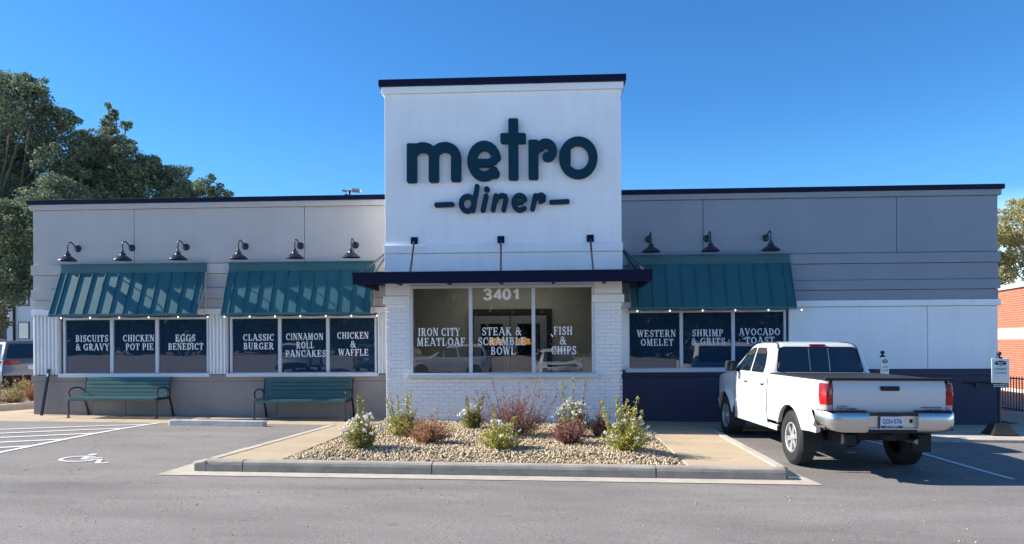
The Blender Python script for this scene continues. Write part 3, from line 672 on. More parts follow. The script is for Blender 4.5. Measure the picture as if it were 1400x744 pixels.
for s in (-1, 1):
    a, b = (-hw_+.12, -.012) if s < 0 else (.012, hw_-.12)
    box('door_rail', M_dg, dr, a, b, -.04, .03, 2.02, 2.2); box('door_rail', M_dg, dr, a, b, -.04, .03, 0, .22); box('door_rail', M_dg, dr, a, b, -.039, .03, .86, .94)
    box('door_stile', M_dg, dr, a, a+.15, -.041, .03, .222, 2.018); box('door_stile', M_dg, dr, b-.15, b, -.041, .03, .222, 2.018)
    MB().quad((a+.15, 0, .22), (b-.15, 0, .22), (b-.15, 0, 2.02), (a+.15, 0, 2.02)).build('door_pane', M_glassc, dr)
    MB().tube([(s*.10, -.10, .8), (s*.10, -.10, 1.4)], .014).build('door_handle', M_steel, dr)
# dining rooms behind the tinted wings
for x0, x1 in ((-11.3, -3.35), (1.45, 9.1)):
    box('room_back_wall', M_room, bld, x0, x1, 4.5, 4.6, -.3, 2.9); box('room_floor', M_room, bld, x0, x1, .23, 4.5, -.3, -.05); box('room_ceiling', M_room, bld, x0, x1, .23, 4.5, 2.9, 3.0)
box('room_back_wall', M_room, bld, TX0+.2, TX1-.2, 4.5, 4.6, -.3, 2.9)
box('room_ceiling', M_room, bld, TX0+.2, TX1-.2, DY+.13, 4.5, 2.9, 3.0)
box('roof', mat('roof_membrane', (.3, .3, .3), .9), bld, -11.3, 9.1, .25, BD-.1, 4.0, 4.1)
box('rear_wall', M_stucco, bld, -11.52, 9.31, BD+.002, BD+.2, -.9, 4.66)

# lit pendants, seats and an added light panel inside
cl = tag(empty('added_light_panel', (-.95, -.1, 2.97)), 'unseen glowing panel added to brighten the entrance vestibule', 'added light')
box('frame', M_alu, cl, -1.25, 1.25, -.35, .35, -.02, 0); box('glow_sheet', emit('added_panel_glow', (1, .96, .90), .9), cl, -1.2, 1.2, -.3, .3, -.03, -.021)  # glowing panel added out of view to brighten the vestibule
M_or = emit('orange_shade', (.85, .36, .08), .55)
for x, lb_ in ((-1.10, 'orange pendant lamp seen through the left entrance door'), (-.42, 'orange pendant lamp seen through the right entrance door')):
    pd = tag(empty('pendant_lamp', (x-.27, 2.3, 1.52)), lb_, 'lamp', 'orange pendant lamps inside'); MB().lathe([(.05, .14), (.17, .11), (.19, 0), (.18, -.03)], 16).build('lamp_shade', M_or, pd, angle=40); MB().tube([(0, 0, .14), (0, 0, 1.35)], .008, 5).build('cord', M_dk, pd)
def chair(loc, rz, label):
    o = tag(empty('chair', loc, rz), label, 'chair', 'dark chairs inside the entrance')
    box('seat', M_dk, o, -.24, .24, -.24, .24, .42, .48, .02); box('backrest', M_dk, o, -.24, .24, .20, .25, .48, .92, .02)
    for a in (-.20, .20):
        for b in (-.20, .20): box('leg', M_dk, o, a-.02, a+.02, b-.02, b+.02, 0, .42)
    return o
chair((-2.42, -.2, -.04), R(170), 'black chair inside the left entrance window'); chair((-1.55, -.05, -.04), R(190), 'black chair inside between the left window and the door')
chair((.55, 0, -.04), R(175), 'black chair inside the right entrance window')
tb = tag(empty('dining_table', (-.8, 3.0, -.1)), 'dark dining table inside behind the entrance doors', 'table'); box('tabletop', M_dk, tb, -.6, .6, -.4, .4, .72, .76, .01); box('pedestal', M_dk, tb, -.06, .06, -.06, .06, 0, .72)

# ================================================================== ENTRANCE CANOPY
cn = tag(empty('entrance_canopy', (-.95, -1.2, 2.7)), 'navy flat canopy hung on rods over the entrance windows', 'canopy')
ox, oy, oz = cn.location
def cb(n, x0, x1, y0, y1, z0, z1, m=M_navy, bv=.004): return box(n, m, cn, x0-ox, x1-ox, y0-oy, y1-oy, z0-oz, z1-oz, bv)
cb('fascia', -3.78, 1.90, -2.04, -1.98, 2.68, 2.885); cb('fascia', -3.78, -3.72, -1.978, -.09, 2.68, 2.885); cb('fascia', 1.84, 1.90, -1.978, -.09, 2.68, 2.885)
cb('deck', -3.718, 1.838, -1.978, TY-.055, 2.80, 2.86); cb('deck', -3.718, TX0-.025, TY-.053, -.09, 2.80, 2.86); cb('deck', TX1+.025, 1.838, TY-.053, -.09, 2.80, 2.86)
for x in (-3.0, -2.0, -.97, .05, 1.05): cb('rib', x-.03, x+.03, -1.977, TY-.056, 2.70, 2.798)
cb('drip_edge', -3.79, 1.91, -2.055, -2.041, 2.865, 2.90)
for (x, xe) in ((-2.735, -2.69), (-.99, -.95), (.79, .80)):
    cb('bracket', x-.07, x+.07, TY-.03, TY-.002, 3.535, 3.675)
    MB().tube([(x-ox, TY-.05-oy, 3.58-oz), (xe-ox, -1.93-oy, 2.885-oz)], .020, 8).build('rod', M_iron, cn)
for sx, xw in ((-1, TX0), (1, TX1)):
    MB().tube([(xw+sx*.03-ox, -.62-oy, 3.50-oz), (xw+sx*.41-ox, -.80-oy, 2.88-oz)], .020, 8).build('rod', M_iron, cn)
    MB().tube([(xw+sx*.03-ox, -.62-oy, 3.50-oz), (xw+sx*.41-ox, -1.75-oy, 2.88-oz)], .020, 8).build('rod', M_iron, cn)
    cb('bracket', min(xw, xw+sx*.03), max(xw, xw+sx*.03), -.69, -.55, 3.44, 3.56)

# ================================================================== ROOF SIGN LETTERS (metro diner)
K8 = 1/(5.13*68.35)                               # metres per drawing unit on the tower face
def s8(x, y): return (x, -y)
def D(pts): return [s8(*p) for p in pts]
def arcy(cx, cy, rx, ry, a0, a1, n=18): return [(cx+rx*math.cos(R(a0+(a1-a0)*i/n)), -(cy-ry*math.sin(R(a0+(a1-a0)*i/n)))) for i in range(n+1)]
LET = [
 ('m', [(D([(16, 212), (16, 488)]), 71, 12), (D([(170, 300), (170, 486)]), 71, 16), (D([(326, 300), (326, 481)]), 71, 16),
        (arcy(93, 312, 78, 73, 175, 0), 70), (D([(170, 300), (170, 330)]), 70), (arcy(248, 308, 78, 71, 180, 0), 70), (D([(326, 305), (326, 330)]), 70)]),
 ('e', [(D([(462, 348), (560, 348), (592, 332), (606, 300)]), 56), (arcy(524, 335, 86, 108, 15, 318), 68), (D([(588, 424), (600, 425)]), 66)]),
 ('t', [(D([(727, 37), (729, 469)]), 70, 14), (D([(636, 176), (816, 176)]), 72, 14)]),
 ('r', [(D([(868, 186), (869, 466)]), 70, 14), (arcy(955, 262, 47, 52, 150, -60), 64), (D([(902, 255), (880, 290)]), 40), (D([(965, 305)]), 66)]),
 ('o', [(arcy(1183, 312, 104, 117, 0, 360, 40), 63), (D([(1108, 262), (1108, 362)]), 44)]),
 ('dash', [(D([(174, 643), (312, 638)]), 33, 12)]),
 ('d', [(D([(474, 512), (444, 682)]), 33), (arcy(406, 634, 43, 52, 0, 360, 24), 35)]),
 ('i', [(D([(537, 578), (514, 680)]), 33), (D([(542, 534)]), 41)]),
 ('n', [(D([(604, 578), (585, 678)]), 33), (D([(598, 624), (615, 590), (645, 575), (670, 580), (676, 600), (660, 678)]), 33)]),
 ('e', [(D([(738, 634), (790, 624), (812, 600)]), 26), (arcy(772, 627, 41, 52, 25, 300), 34), (D([(798, 671), (806, 666)]), 32)]),
 ('r', [(D([(882, 578), (862, 672)]), 33), (D([(876, 610), (895, 580), (925, 571), (943, 585), (940, 608), (918, 618)]), 31)]),
 ('dash', [(D([(980, 624), (1122, 617)]), 31, 12)])]
sg = tag(empty('wall_sign', (-.95, TY-.012, 4.9)), 'dark teal raised letters reading metro diner on the white tower', 'sign')
def sgpos(x8, y8):      # drawing units to tower plane
    px, py = 560+x8/5.13, 155+y8/5.13
    u_, v_ = px-700, 468-py; u = u_+.006*v_; v = v_-.006*u_; a = R(3)
    dx = u/1020*math.cos(a)-math.sin(a); dy = u/1020*math.sin(a)+math.cos(a); t = (TY-.08+16.1)/dy
    return t*dx, 1.55+t*v/1020
for nm, st in LET:
    big = nm in 'metro' and max(s[1] for s in st) > 45
    lp = outlines(st, 3.0 if big else 2.2); me = fillmesh('letter', lp, 34, M_tealsign, bev=2.2)
    xz(me, lambda x, y, d: (sgpos(x, -y)[0]+.95, -.045+d*K8*1.0, sgpos(x, -y)[1]-4.9))
    o = link('letter' if nm != 'dash' else 'dash', me, sg)

# ================================================================== AWNINGS
def awning(x0, x1, zt, zb, nb, label, m=M_teal):
    a = tag(empty('metal_awning', ((x0+x1)/2, -.085, zt)), label, 'awning', 'standing seam awnings over the windows'); cx = (x0+x1)/2
    hw = (x1-x0)/2; yT, yB = -.06, -.47; zh = -.19; H = zb-zt
    box('header_panel', m, a, -hw, hw, yT, -.003, zh+.006, -.0, .004)
    box('header_cap', m, a, -hw-.006, hw+.006, yT-.02, -.003, -.012, .010)
    box('header_lip', m, a, -hw, hw, yT-.02, yT-.001, zh-.004, zh+.024)
    e = .07; xs_ = [-hw+.03, -hw+.03+.13]+[-hw+.16+(2*hw-.32)*i/nb for i in range(1, nb)]+[hw-.16, hw-.03]
    nrm = Vector((0, H-zh, -(yB-yT))).normalized(); nrm = Vector((0, -(zh-H), (yT-yB))).normalized()
    P = lambda x, t, o=0: tuple(Vector((x, yT+(yB-yT)*t, zh+(H-zh)*t))+Vector((0, -abs(nrm.y), abs(nrm.z)))*o)
    full = [-hw]+xs_[0:0]+xs_[1:-1]+[hw]
    full = [-hw, -hw+.16]+[-hw+.16+(2*hw-.32)*i/nb for i in range(1, nb)]+[hw-.16, hw]
    for p, q in zip(full, full[1:]):
        mb = MB(); c = [P(p+.002, 0), P(q-.002, 0), P(q-.002, 1), P(p+.002, 1)]; d = [P(p+.002, 0, .006), P(q-.002, 0, .006), P(q-.002, 1, .006), P(p+.002, 1, .006)]
        mb.add(c+d, [(0, 1, 2, 3), (4, 5, 6, 7), (0, 1, 5, 4), (2, 3, 7, 6), (0, 3, 7, 4), (1, 2, 6, 5)]); mb.build('roof_panel', m, a)
    for x in [-hw+.008]+full[1:-1]+[hw-.008]:
        mb = MB(); r = .008
        c = [P(x-r, .0, .006), P(x+r, .0, .006), P(x+r, 1, .006), P(x-r, 1, .006)]; d = [P(x-r, .0, .030), P(x+r, .0, .030), P(x+r, 1, .030), P(x-r, 1, .030)]
        mb.add(c+d, [(0, 1, 2, 3), (4, 5, 6, 7), (0, 1, 5, 4), (2, 3, 7, 6), (0, 3, 7, 4), (1, 2, 6, 5)]); mb.build('seam', m, a)
    box('front_edge', m, a, -hw-.005, hw+.005, yB-.015, yB+.03, H-.03, H+.03, .004)
    for s in (-1, 1):    # end brackets
        x = s*(hw-.03)
        mb = MB(); mb.tube([(x, yB+.04, H+.01), (x, -.02, H+.01)], .014, 4); mb.tube([(x, yB+.05, H+.05), (x, -.02, zh-.35)], .012, 4); mb.tube([(x, -.015, zh), (x, -.015, H)], .014, 4)
        mb.build('bracket', M_alu, a)
    return a
awning(-10.82, -7.54, 3.32, 2.185, 10, 'teal metal awning over the BISCUITS & GRAVY windows at the far left')
awning(-7.02, -3.80, 3.32, 2.185, 10, 'teal metal awning over the CINNAMON ROLL PANCAKES windows beside the tower')
awning(1.66, 5.02, 3.37, 2.235, 10, 'shaded dark teal metal awning over the window behind the pickup')

# strings of small bulbs under the awnings
M_bulb = emit('warm_bulb', (1, .85, .62), .8)
def bulbs(x0, x1, z, n, label):
    o = tag(empty('string_light', ((x0+x1)/2, -.34, z)), label, 'string lights', 'string lights under the awnings'); hw = (x1-x0)/2
    pts = []; pos = [-hw+.06+(2*hw-.12)*i/(n-1) for i in range(n)]
    for i in range(n-1):
        for k in range(6):
            t = k/6; pts.append((pos[i]+(pos[i+1]-pos[i])*t, 0, .012-.05*4*t*(1-t)*.5))
    pts.append((pos[-1], 0, .012)); MB().tube(pts, .005, 5).build('wire', M_dark, o)
    me = MB().lathe([(0, -.022), (.011, -.015), (.015, 0), (.010, .014), (0, .018)], 10).mesh('bulb', M_bulb); me.shade_smooth()
    for x in pos: link('bulb', me, o, (x, 0, -.012))
bulbs(-10.75, -7.35, 2.15, 6, 'string of small lit bulbs under the far left awning')
bulbs(-7.1, -3.65, 2.15, 7, 'string of small lit bulbs under the awning beside the tower')
bulbs(1.75, 5.25, 2.20, 6, 'string of small lit bulbs under the right wing awning')

# ================================================================== GOOSENECK WALL LAMPS
def wall_lamp():
    o = empty('wall_lamp'); tag(o, 'x', 'lamp', 'gooseneck lamps above the awnings')
    MB().lathe([(0, -.03), (.05, -.03), (.075, -.012), (.078, 0)], 20, Matrix.Rotation(R(90), 4, 'X') @ Matrix.Scale(-1, 4, (0, 0, 1)) @ Matrix.Rotation(0, 4, 'X')).build('wall_plate', M_lampm, o, angle=40, loc=(0, -.052, 0))
    pts = [(0, -.07, 0), (0, -.13, .015), (0, -.20, .06)]+[(0, -.30-.10*math.cos(R(a)), .03+.10*math.sin(R(a)) - 0) for a in range(150, -1, -15)][0:0]
    pts += [(0, -.27, .098), (0, -.33, .105), (0, -.385, .085), (0, -.41, .04), (0, -.415, -.03), (0, -.415, -.10)]
    sp = [];                                        # smooth
    for i in range(len(pts)-1):
        p0, p1, p2, p3 = [Vector(pts[max(0, min(len(pts)-1, i+k))]) for k in (-1, 0, 1, 2)]
        for t in (0, .33, .66): sp.append(.5*((2*p1)+(-p0+p2)*t+(2*p0-5*p1+4*p2-p3)*t*t+(-p0+3*p1-3*p2+p3)*t**3))
    sp.append(Vector(pts[-1])); MB().tube(sp, .0135, 10).build('arm', M_lampm, o, smooth=True)
    c = (0, -.415, 0)
    MB().lathe([(0, -.10), (.025, -.10), (.03, -.11), (.03, -.14), (.058, -.150), (.062, -.20), (.066, -.205)], 20).build('socket', M_lampm, o, loc=c, angle=40)
    MB().lathe([(.05, -.195), (.078, -.212), (.12, -.238), (.165, -.272), (.192, -.298), (.198, -.308), (.196, -.311), (.188, -.300), (.12, -.245), (.05, -.205)], 28).build('shade', M_lampm, o, loc=c, angle=50)
    MB().lathe([(0, -.29), (.03, -.275), (.038, -.24), (.02, -.20)], 14).build('light_bulb', M_alu, o, loc=c, smooth=True)
    return o
L0 = wall_lamp()
XL = [(-10.48, 'gooseneck lamp at the far left end above the first awning'), (-9.25, 'middle gooseneck lamp of the three above the far left awning'), (-8.02, 'right hand gooseneck lamp of the three above the far left awning'),
      (-6.69, 'left hand gooseneck lamp of the three above the awning beside the tower'), (-5.46, 'middle gooseneck lamp of the three above the awning beside the tower'), (-4.24, 'gooseneck lamp nearest the left side of the tower')]
XR = [(2.09, 'gooseneck lamp nearest the right side of the tower'), (3.32, 'middle gooseneck lamp above the shaded right awning'), (4.55, 'gooseneck lamp at the right end above the shaded awning')]
for i, (x, lb) in enumerate(XL+XR):
    z = 3.685 if x < 0 else 3.725
    o = L0 if i == 0 else dup(L0); o.location = (x, 0, z); o['label'] = lb

# twin floodlight on the left parapet
fl = tag(empty('roof_floodlight', (-4.40, .08, 4.765)), 'twin head floodlight on the left parapet beside the tower', 'floodlight')
MB().lathe([(.04, 0), (.04, .015), (.018, .02), (.018, .10), (.03, .10), (.03, .14), (0, .14)], 12).build('post', M_dark, fl)
box('camera_box', M_dark, fl, -.10, -.05, -.03, .04, .0, .06)
mb = MB(); M4 = Matrix.Translation((.14, 0, .135)) @ Matrix.Rotation(R(4), 4, 'Y'); mb.box(-.09, .11, -.07, .07, -.035, .035, M4); mb.build('lamp_head', M_steel, fl, bevel=.01)
mb = MB(); M4 = Matrix.Translation((-.09, 0, .125)) @ Matrix.Rotation(R(14), 4, 'Y'); mb.box(-.07, .05, -.06, .06, -.022, .022, M4); mb.build('lamp_head', M_steel, fl, bevel=.008)

# downspout on the right end and a small hose bracket
ds = tag(empty('drain_pipe', (8.12, -.10, gz(8.1))), 'dark slanting drain pipe on the shaded wall right of the pickup', 'pipe')
MB().tube([(.12, .02, .92), (.08, -.02, .86), (-.05, -.02, .02)], .045, 8).build('pipe', M_skirt, ds); box('strap', M_iron, ds, -.02, .08, -.07, .04, .5, .54)
hb = tag(empty('pipe_bracket', (8.85, -.08, .62)), 'small dark pipe stub on the wall behind the sign stand', 'pipe')
MB().tube([(-.28, .0, .03), (.42, -.05, .03)], .02, 6).build('pipe', M_iron, hb); box('valve', M_iron, hb, -.04, .06, -.04, .04, -.06, .02)
# PART3
# ================================================================== BENCHES
def bench():
    o = empty('park_bench'); tag(o, 'x', 'bench', 'benches against the left wing')
    Mb = mat('dark_green_slat', (.045, .125, .115), .35, var=.08, vs=2)
    HW = .97; k = 0
    for i in range(5):                            # back slats
        t = i/4; z = .475+.335*t; y = -.215+.10*t
        M4 = Matrix.Translation((0, y, z)) @ Matrix.Rotation(R(-16), 4, 'X')
        MB().box(-HW+.03, HW-.03, -.011, .011, -.036, .036, M4).build('back_slat', Mb, o, bevel=.005)
    for i in range(5):                            # seat slats
        y = -.29-.095*i; z = .425+.004*i-.012*(1 if i == 4 else 0)
        MB().box(-HW, HW, y-.04, y+.04, z-.012, z+.012).build('seat_slat', Mb, o, bevel=.005)
    MB().box(-HW, HW, -.745, -.715, .372, .425).build('seat_slat', Mb, o, bevel=.008)
    for s in (-1, 1):
        x = s*(HW+.0)
        mb = MB(); mb.tube([(x, -.715, .0), (x, -.70, .15), (x, -.70, .40)], [.022, .02, .022], 6); mb.build('front_leg', M_iron, o)
        mb = MB(); mb.tube([(x, -.02, .0), (x, -.09, .2), (x, -.19, .42), (x, -.10, .85)], [.026, .024, .026, .022], 6); mb.build('rear_leg', M_iron, o)
        mb = MB(); mb.tube([(x, -.71, .40), (x, -.45, .405), (x, -.19, .41)], .024, 6); mb.build('seat_rail', M_iron, o)
        mb = MB(); mb.tube([(x, -.16, .57)]+[(x, -.45-.24*math.cos(R(a)), .545+.10*math.sin(R(a))) for a in range(150, -50, -20)][::1]+[(x, -.66, .45)], .016, 6); mb.build('arm', M_iron, o)
        mb = MB(); mb.box(x-.03, x+.03, -.76, -.67, 0, .015); mb.box(x-.03, x+.03, -.06, .02, 0, .015); mb.build('foot', M_iron, o)
    return o
b1 = bench(); b1.location = (-9.27, -.07, gz(-9.27)+.003); b1.rotation_euler = (0, 0, R(-1)); b1['label'] = 'green slatted bench under the BISCUITS & GRAVY window at the far left'
b2 = dup(b1, (-5.25, -.07, gz(-5.25)+.003), 0, 'green slatted bench under the CINNAMON ROLL PANCAKES window beside the tower')

# wheel stop
ws = tag(empty('wheel_stop', (-6.55, -1.78, az(-6.5, -1.8)), R(0)), 'weathered concrete wheel stop in the accessible parking bay', 'wheel stop')
mb = MB(); rows = []
for x in (-.98, -.93, -.5, 0, .5, .93, .98):
    e = .015 if abs(x) > .97 else 0
    rows.append([(x, -.075+e, 0), (x, -.055+e, .095-e), (x, -.03, .115-e), (x, .03, .115-e), (x, .055-e, .095-e), (x, .075-e, 0)])
mb.grid(rows); mb.ngon(rows[0]); mb.ngon(rows[-1]); mb.build('body', mat('pale_stop_concrete', (.42, .41, .39), .9, var=.2, vs=6, bump=.004, bs=40, fine=.1), ws); ws.rotation_euler = (0, R(.7), R(-1.2))
mb = MB(); mb.box(-.8, -.76, -.02, .02, .10, .122); mb.box(.76, .80, -.02, .02, .10, .122); mb.build('pin', M_steel, ws)
# leaning bar
lb = tag(empty('metal_bar', (-11.16, -.32, gz(-11.2))), 'long black metal bar leaning on the left corner of the diner', 'metal bar')
M4 = Matrix.Rotation(R(2.5), 4, 'Y') @ Matrix.Rotation(R(-11), 4, 'X')
MB().box(-.028, .028, -.02, .02, 0, 1.03, M4).build('bar', M_iron, lb, bevel=.005); MB().box(-.018, .018, -.025, -.0205, .86, .93, M4).build('sticker', M_film, lb)

# litter along the wall foot
lit = MB()
for i in range(46):
    x = random.choice([random.uniform(-9.6, -8.0), random.uniform(-8, -5.5), random.uniform(3.0, 4.2)]); y = random.uniform(-.22, -.09); a = random.random()*3; s = random.uniform(.02, .06)
    if x < 0 or True:
        z = gz(x)+.006; dx, dy = math.cos(a)*s, math.sin(a)*s*.5
        lit.add([(x-dx, y-dy, z), (x+dy, y-dx*.4, z+.01), (x+dx, y+dy, z+.004), (x-dy, y+dx*.4, z+.012)], [(0, 1, 2, 3)])
tag(lit.build('leaf_litter', mat('dry_leaf', (.32, .24, .15), .8, island=.3)), 'dry leaves swept along the foot of the left wall', 'leaves', kind='stuff')

# ================================================================== SIGN STANDS
def sign_stand(loc, rz, label):
    o = tag(empty('sign_stand', loc, rz), label, 'sign', 'curbside sign stands on the right sidewalk')
    mb = MB(); rows = []
    for (h, w1, d1) in ((0, .22, .22), (.035, .22, .22), (.04, .20, .20), (.20, .12, .12), (.22, .09, .09)):
        rows.append([(-w1, -d1, h), (w1, -d1, h), (w1, d1, h), (-w1, d1, h), (-w1, -d1, h)])
    mb.grid(rows); mb.ngon(rows[-1][:4]); mb.build('base', M_rub, o, bevel=.01)
    MB().lathe([(.03, .2), (.03, 1.42), (0, 1.42)], 12).build('pole', M_iron, o, angle=40)
    MB().lathe([(.0, 1.41), (.055, 1.41), (.05, 1.435), (.018, 1.45), (.018, 1.465), (.034, 1.475), (.044, 1.50), (.034, 1.53), (0, 1.54)], 16).build('finial', M_iron, o, smooth=True)
    bd = box('sign_board', mat('sign_white', (.72, .74, .74), .5, var=.02), o, -.155, .155, -.05, -.032, .96, 1.41, .006)
    ov = [([(0, 0)], 1)]; me = fillmesh('logo_oval', [[(.105*math.cos(R(a)), .045*math.sin(R(a))) for a in range(0, 360, 15)]], 0, M_tealsign)
    xz(me, lambda x, y, d: (x, -.052, 1.325+y)); link('logo', me, bd)
    for t, z, h, wd, m in (('metro', 1.338, .030, .12, M_film), ('diner', 1.305, .022, .10, M_film), ('CURBSIDE', 1.215, .042, .215, MATS.get('soft_teal') or mat('soft_teal', (.10, .26, .24), .6)), ('& ONLINE', 1.145, .042, .205, MATS['soft_teal'])):
        me = bfont(t, h, m, wd); xz(me, lambda x, y, d: (x, -.0535, z+y)); link('lettering', me, bd)
    b2_ = box('lower_board', M_iron, o, -.145, .145, -.049, -.033, .87, .955, .004)
    mb = MB()
    for z in (.925, .895):
        x = -.12
        while x < .11: l = random.uniform(.03, .06); mb.quad((x, -.0505, z-.006), (min(x+l, .12), -.0505, z-.006), (min(x+l, .12), -.0505, z+.006), (x, -.0505, z+.006)); x += l+.012
    mb.build('small_print', M_film, b2_)
    return o
sign_stand((8.30, -1.80, gz(7.9)+.002), R(-3), 'white CURBSIDE & ONLINE sign on a black post at the right corner of the diner')
sign_stand((6.60, -.85, gz(6.6)+.002), R(38), 'curbside sign half hidden behind the cab of the white pickup')

# ================================================================== VEHICLES
def archz(y, zb, arches):
    z = zb
    for yc, zc, r in arches:
        if abs(y-yc) < r: z = max(z, zc+math.sqrt(r*r-(y-yc)**2))
    return z
def stations(y0, y1, arches, st=.06):
    s = set(np.round(np.linspace(y0, y1, max(2, int((y1-y0)/st)+1)), 4))
    for yc, zc, r in arches:
        for a in range(0, 181, 9):
            y = yc+r*math.cos(R(a))*.999
            if y0 < y < y1: s.add(round(y, 4))
    return sorted(s)
def flare(y, z, arches, wd=.11, amt=.035):
    f = 0
    for yc, zc, r in arches:
        d = math.hypot(y-yc, max(0, z-zc)) if z > zc else math.hypot(y-yc, 0)
        if r-.02 <= d < r+wd: f = max(f, amt*min(1, (r+wd-d)/.035))
    return f
def side(parent, name, m, y0, y1, zb, zt, hw, arches=(), s=1, prof=None, rows=12, ret=.06, fl=.05, flw=.10):
    prof = prof or (lambda z: 1)
    G = []
    for y in stations(y0, y1, arches):
        b = archz(y, zb(y) if callable(zb) else zb, arches); t = zt(y) if callable(zt) else zt; h = hw(y) if callable(hw) else hw
        col_ = [(s*(h*prof(b)+flare(y, b, arches, flw, fl)-ret), y, b+.01)]
        zs = list(np.linspace(b, t, rows))
        col_ += [(s*(h*prof(z)+flare(y, z, arches, flw, fl)), y, z) for z in zs]
        col_ += [(s*(h*prof(t)-.035), y, t+.012)]
        G.append(col_)
    mb = MB(); mb.grid(G); return mb.build(name, m, parent, angle=42)
def wheel(parent, x, y, r, wd, s, spokes=6, rimr=.215, Mr=None):
    """s = side (-1 left, +1 right)"""
    w_ = empty('wheel', (x, y, r)); w_.parent = parent; h = wd/2
    prof = [(rimr+.005, -h+.02), (rimr+.03, -h), (r-.05, -h-.004), (r-.018, -h+.018), (r-.002, -h+.045), (r, -h+.06), (r, h-.06), (r-.002, h-.045), (r-.018, h-.018), (r-.05, h+.004), (rimr+.03, h), (rimr+.005, h-.02)]
    t = MB(); t.lathe(prof, 36, axis='X')
    for k in range(36):                            # tread lugs
        a = 2*math.pi*k/36
        for (u0, u1, da) in ((-h+.03, -.01, 0), (.01, h-.03, .087)):
            M4 = Matrix.Rotation(a+da, 4, 'X'); t.box(u0, u1, -.022, .022, r-.006, r+.004, M4)
    t.build('tyre', M_rub, w_, angle=35)
    Mr = Mr or MATS.get('alloy') or mat('alloy', (.52, .53, .55), .35, metal=.6, var=.05); q = s*(h-.03)
    rm = MB(); rm.lathe([(rimr+.01, s*(h-.012)), (rimr, s*(h-.006)), (rimr-.018, s*(h-.015)), (rimr-.025, s*(h-.06)), (rimr-.03, s*(h-.12))], 32, axis='X')
    rm.lathe([(0, q+s*.012), (.035, q+s*.012), (.05, q), (.055, q-s*.05)], 20, axis='X')
    for k in range(spokes):
        M4 = Matrix.Rotation(2*math.pi*k/spokes+.3, 4, 'X'); a, b = sorted((q-s*.04, q-s*.002))
        v = [(a, -.030, .03), (b, -.026, .03), (b, .026, .03), (a, .030, .03), (a, -.042, rimr-.012), (b-.0, -.036, rimr-.012), (b, .036, rimr-.012), (a, .042, rimr-.012)]
        rm.add([M4 @ Vector(p) for p in v], [(0, 1, 2, 3), (4, 5, 6, 7), (0, 1, 5, 4), (1, 2, 6, 5), (2, 3, 7, 6), (3, 0, 4, 7)])
    rm.build('rim', Mr, w_, angle=30)
    d = MB(); d.lathe([(0, s*(h-.14)), (rimr-.02, s*(h-.13))], 24, axis='X'); d.lathe([(0, s*(h-.09)), (.14, s*(h-.09)), (.14, s*(h-.12))], 24, axis='X'); d.build('brake_disc', M_dark, w_)
    return w_
def cabin(parent, m, rings, name='cab_roof', rc=.16):
    """rings: (z, halfwidth, yrear, yfront)"""
    G = []
    for z, h, ya, yb in rings:
        ring = []
        for (cx, cy, a0) in ((h-rc, yb-rc, 0), (-(h-rc), yb-rc, 90), (-(h-rc), ya+rc, 180), (h-rc, ya+rc, 270)):
            for a in range(0, 91, 15): ring.append((cx+rc*math.cos(R(a0+a)), cy+rc*math.sin(R(a0+a)), z))
        ring.append(ring[0]); G.append(ring)
    mb = MB(); mb.grid(G); mb.ngon(G[-1][:-1]); return mb.build(name, m, parent, angle=50)
def rpoly(pts, r=.04, n=4):
    out = []; k = len(pts)
    for i in range(k):
        p, a, b = Vector(pts[i]), Vector(pts[i-1]), Vector(pts[(i+1) % k]); u = (a-p).normalized(); v = (b-p).normalized(); rr = min(r, (a-p).length*.4, (b-p).length*.4)
        for j in range(n+1):
            t = j/n; out.append((p+u*rr*(1-t)**2+v*rr*t**2))
    return [tuple(q) for q in out]
def plate_mesh(parent, loc, rz, text, lower, wd=.305, ht=.152, band=(.02, .03, .10)):
    p = box('licence_plate', mat('plate_white', (.62, .66, .74), .4, var=.02), parent, -wd/2, wd/2, -.006, 0, -ht/2, ht/2, .006); p.location = loc; p.rotation_euler = (0, 0, rz)
    mk = mat('plate_ink', (.015, .02, .05), .5)
    for t, cx, cz, h, w2 in text:
        me = bfont(t, h, mk, w2); xz(me, lambda x, y, d: (cx+x, -.0075, cz+y)); link('lettering', me, p)
    if lower:
        MB().quad((-wd/2+.008, -.0072, -ht/2+.006), (wd/2-.008, -.0072, -ht/2+.006), (wd/2-.008, -.0072, -ht/2+.034), (-wd/2+.008, -.0072, -ht/2+.034)).build('plate_band', mat('plate_navy', band, .5), p)
        me = bfont(lower, .014, M_film, wd*.55); xz(me, lambda x, y, d: (x, -.0082, -ht/2+.020+y)); link('lettering', me, p)
        mb = MB()                                  # small palmetto emblem
        for a in range(-60, 241, 50):
            c, s = math.cos(R(a)), math.sin(R(a)); mb.add([(0, -.0078, .012), (.016*c-.004*s, -.0078, .012+.016*s+.004*c), (.022*c, -.0078, .012+.018*s), (.016*c+.004*s, -.0078, .012+.016*s-.004*c)], [(0, 1, 2, 3)])
        mb.quad((-.002, -.0078, -.024), (.002, -.0078, -.024), (.002, -.0078, .012), (-.002, -.0078, .012)); mb.build('palmetto', mk, p)
    return p

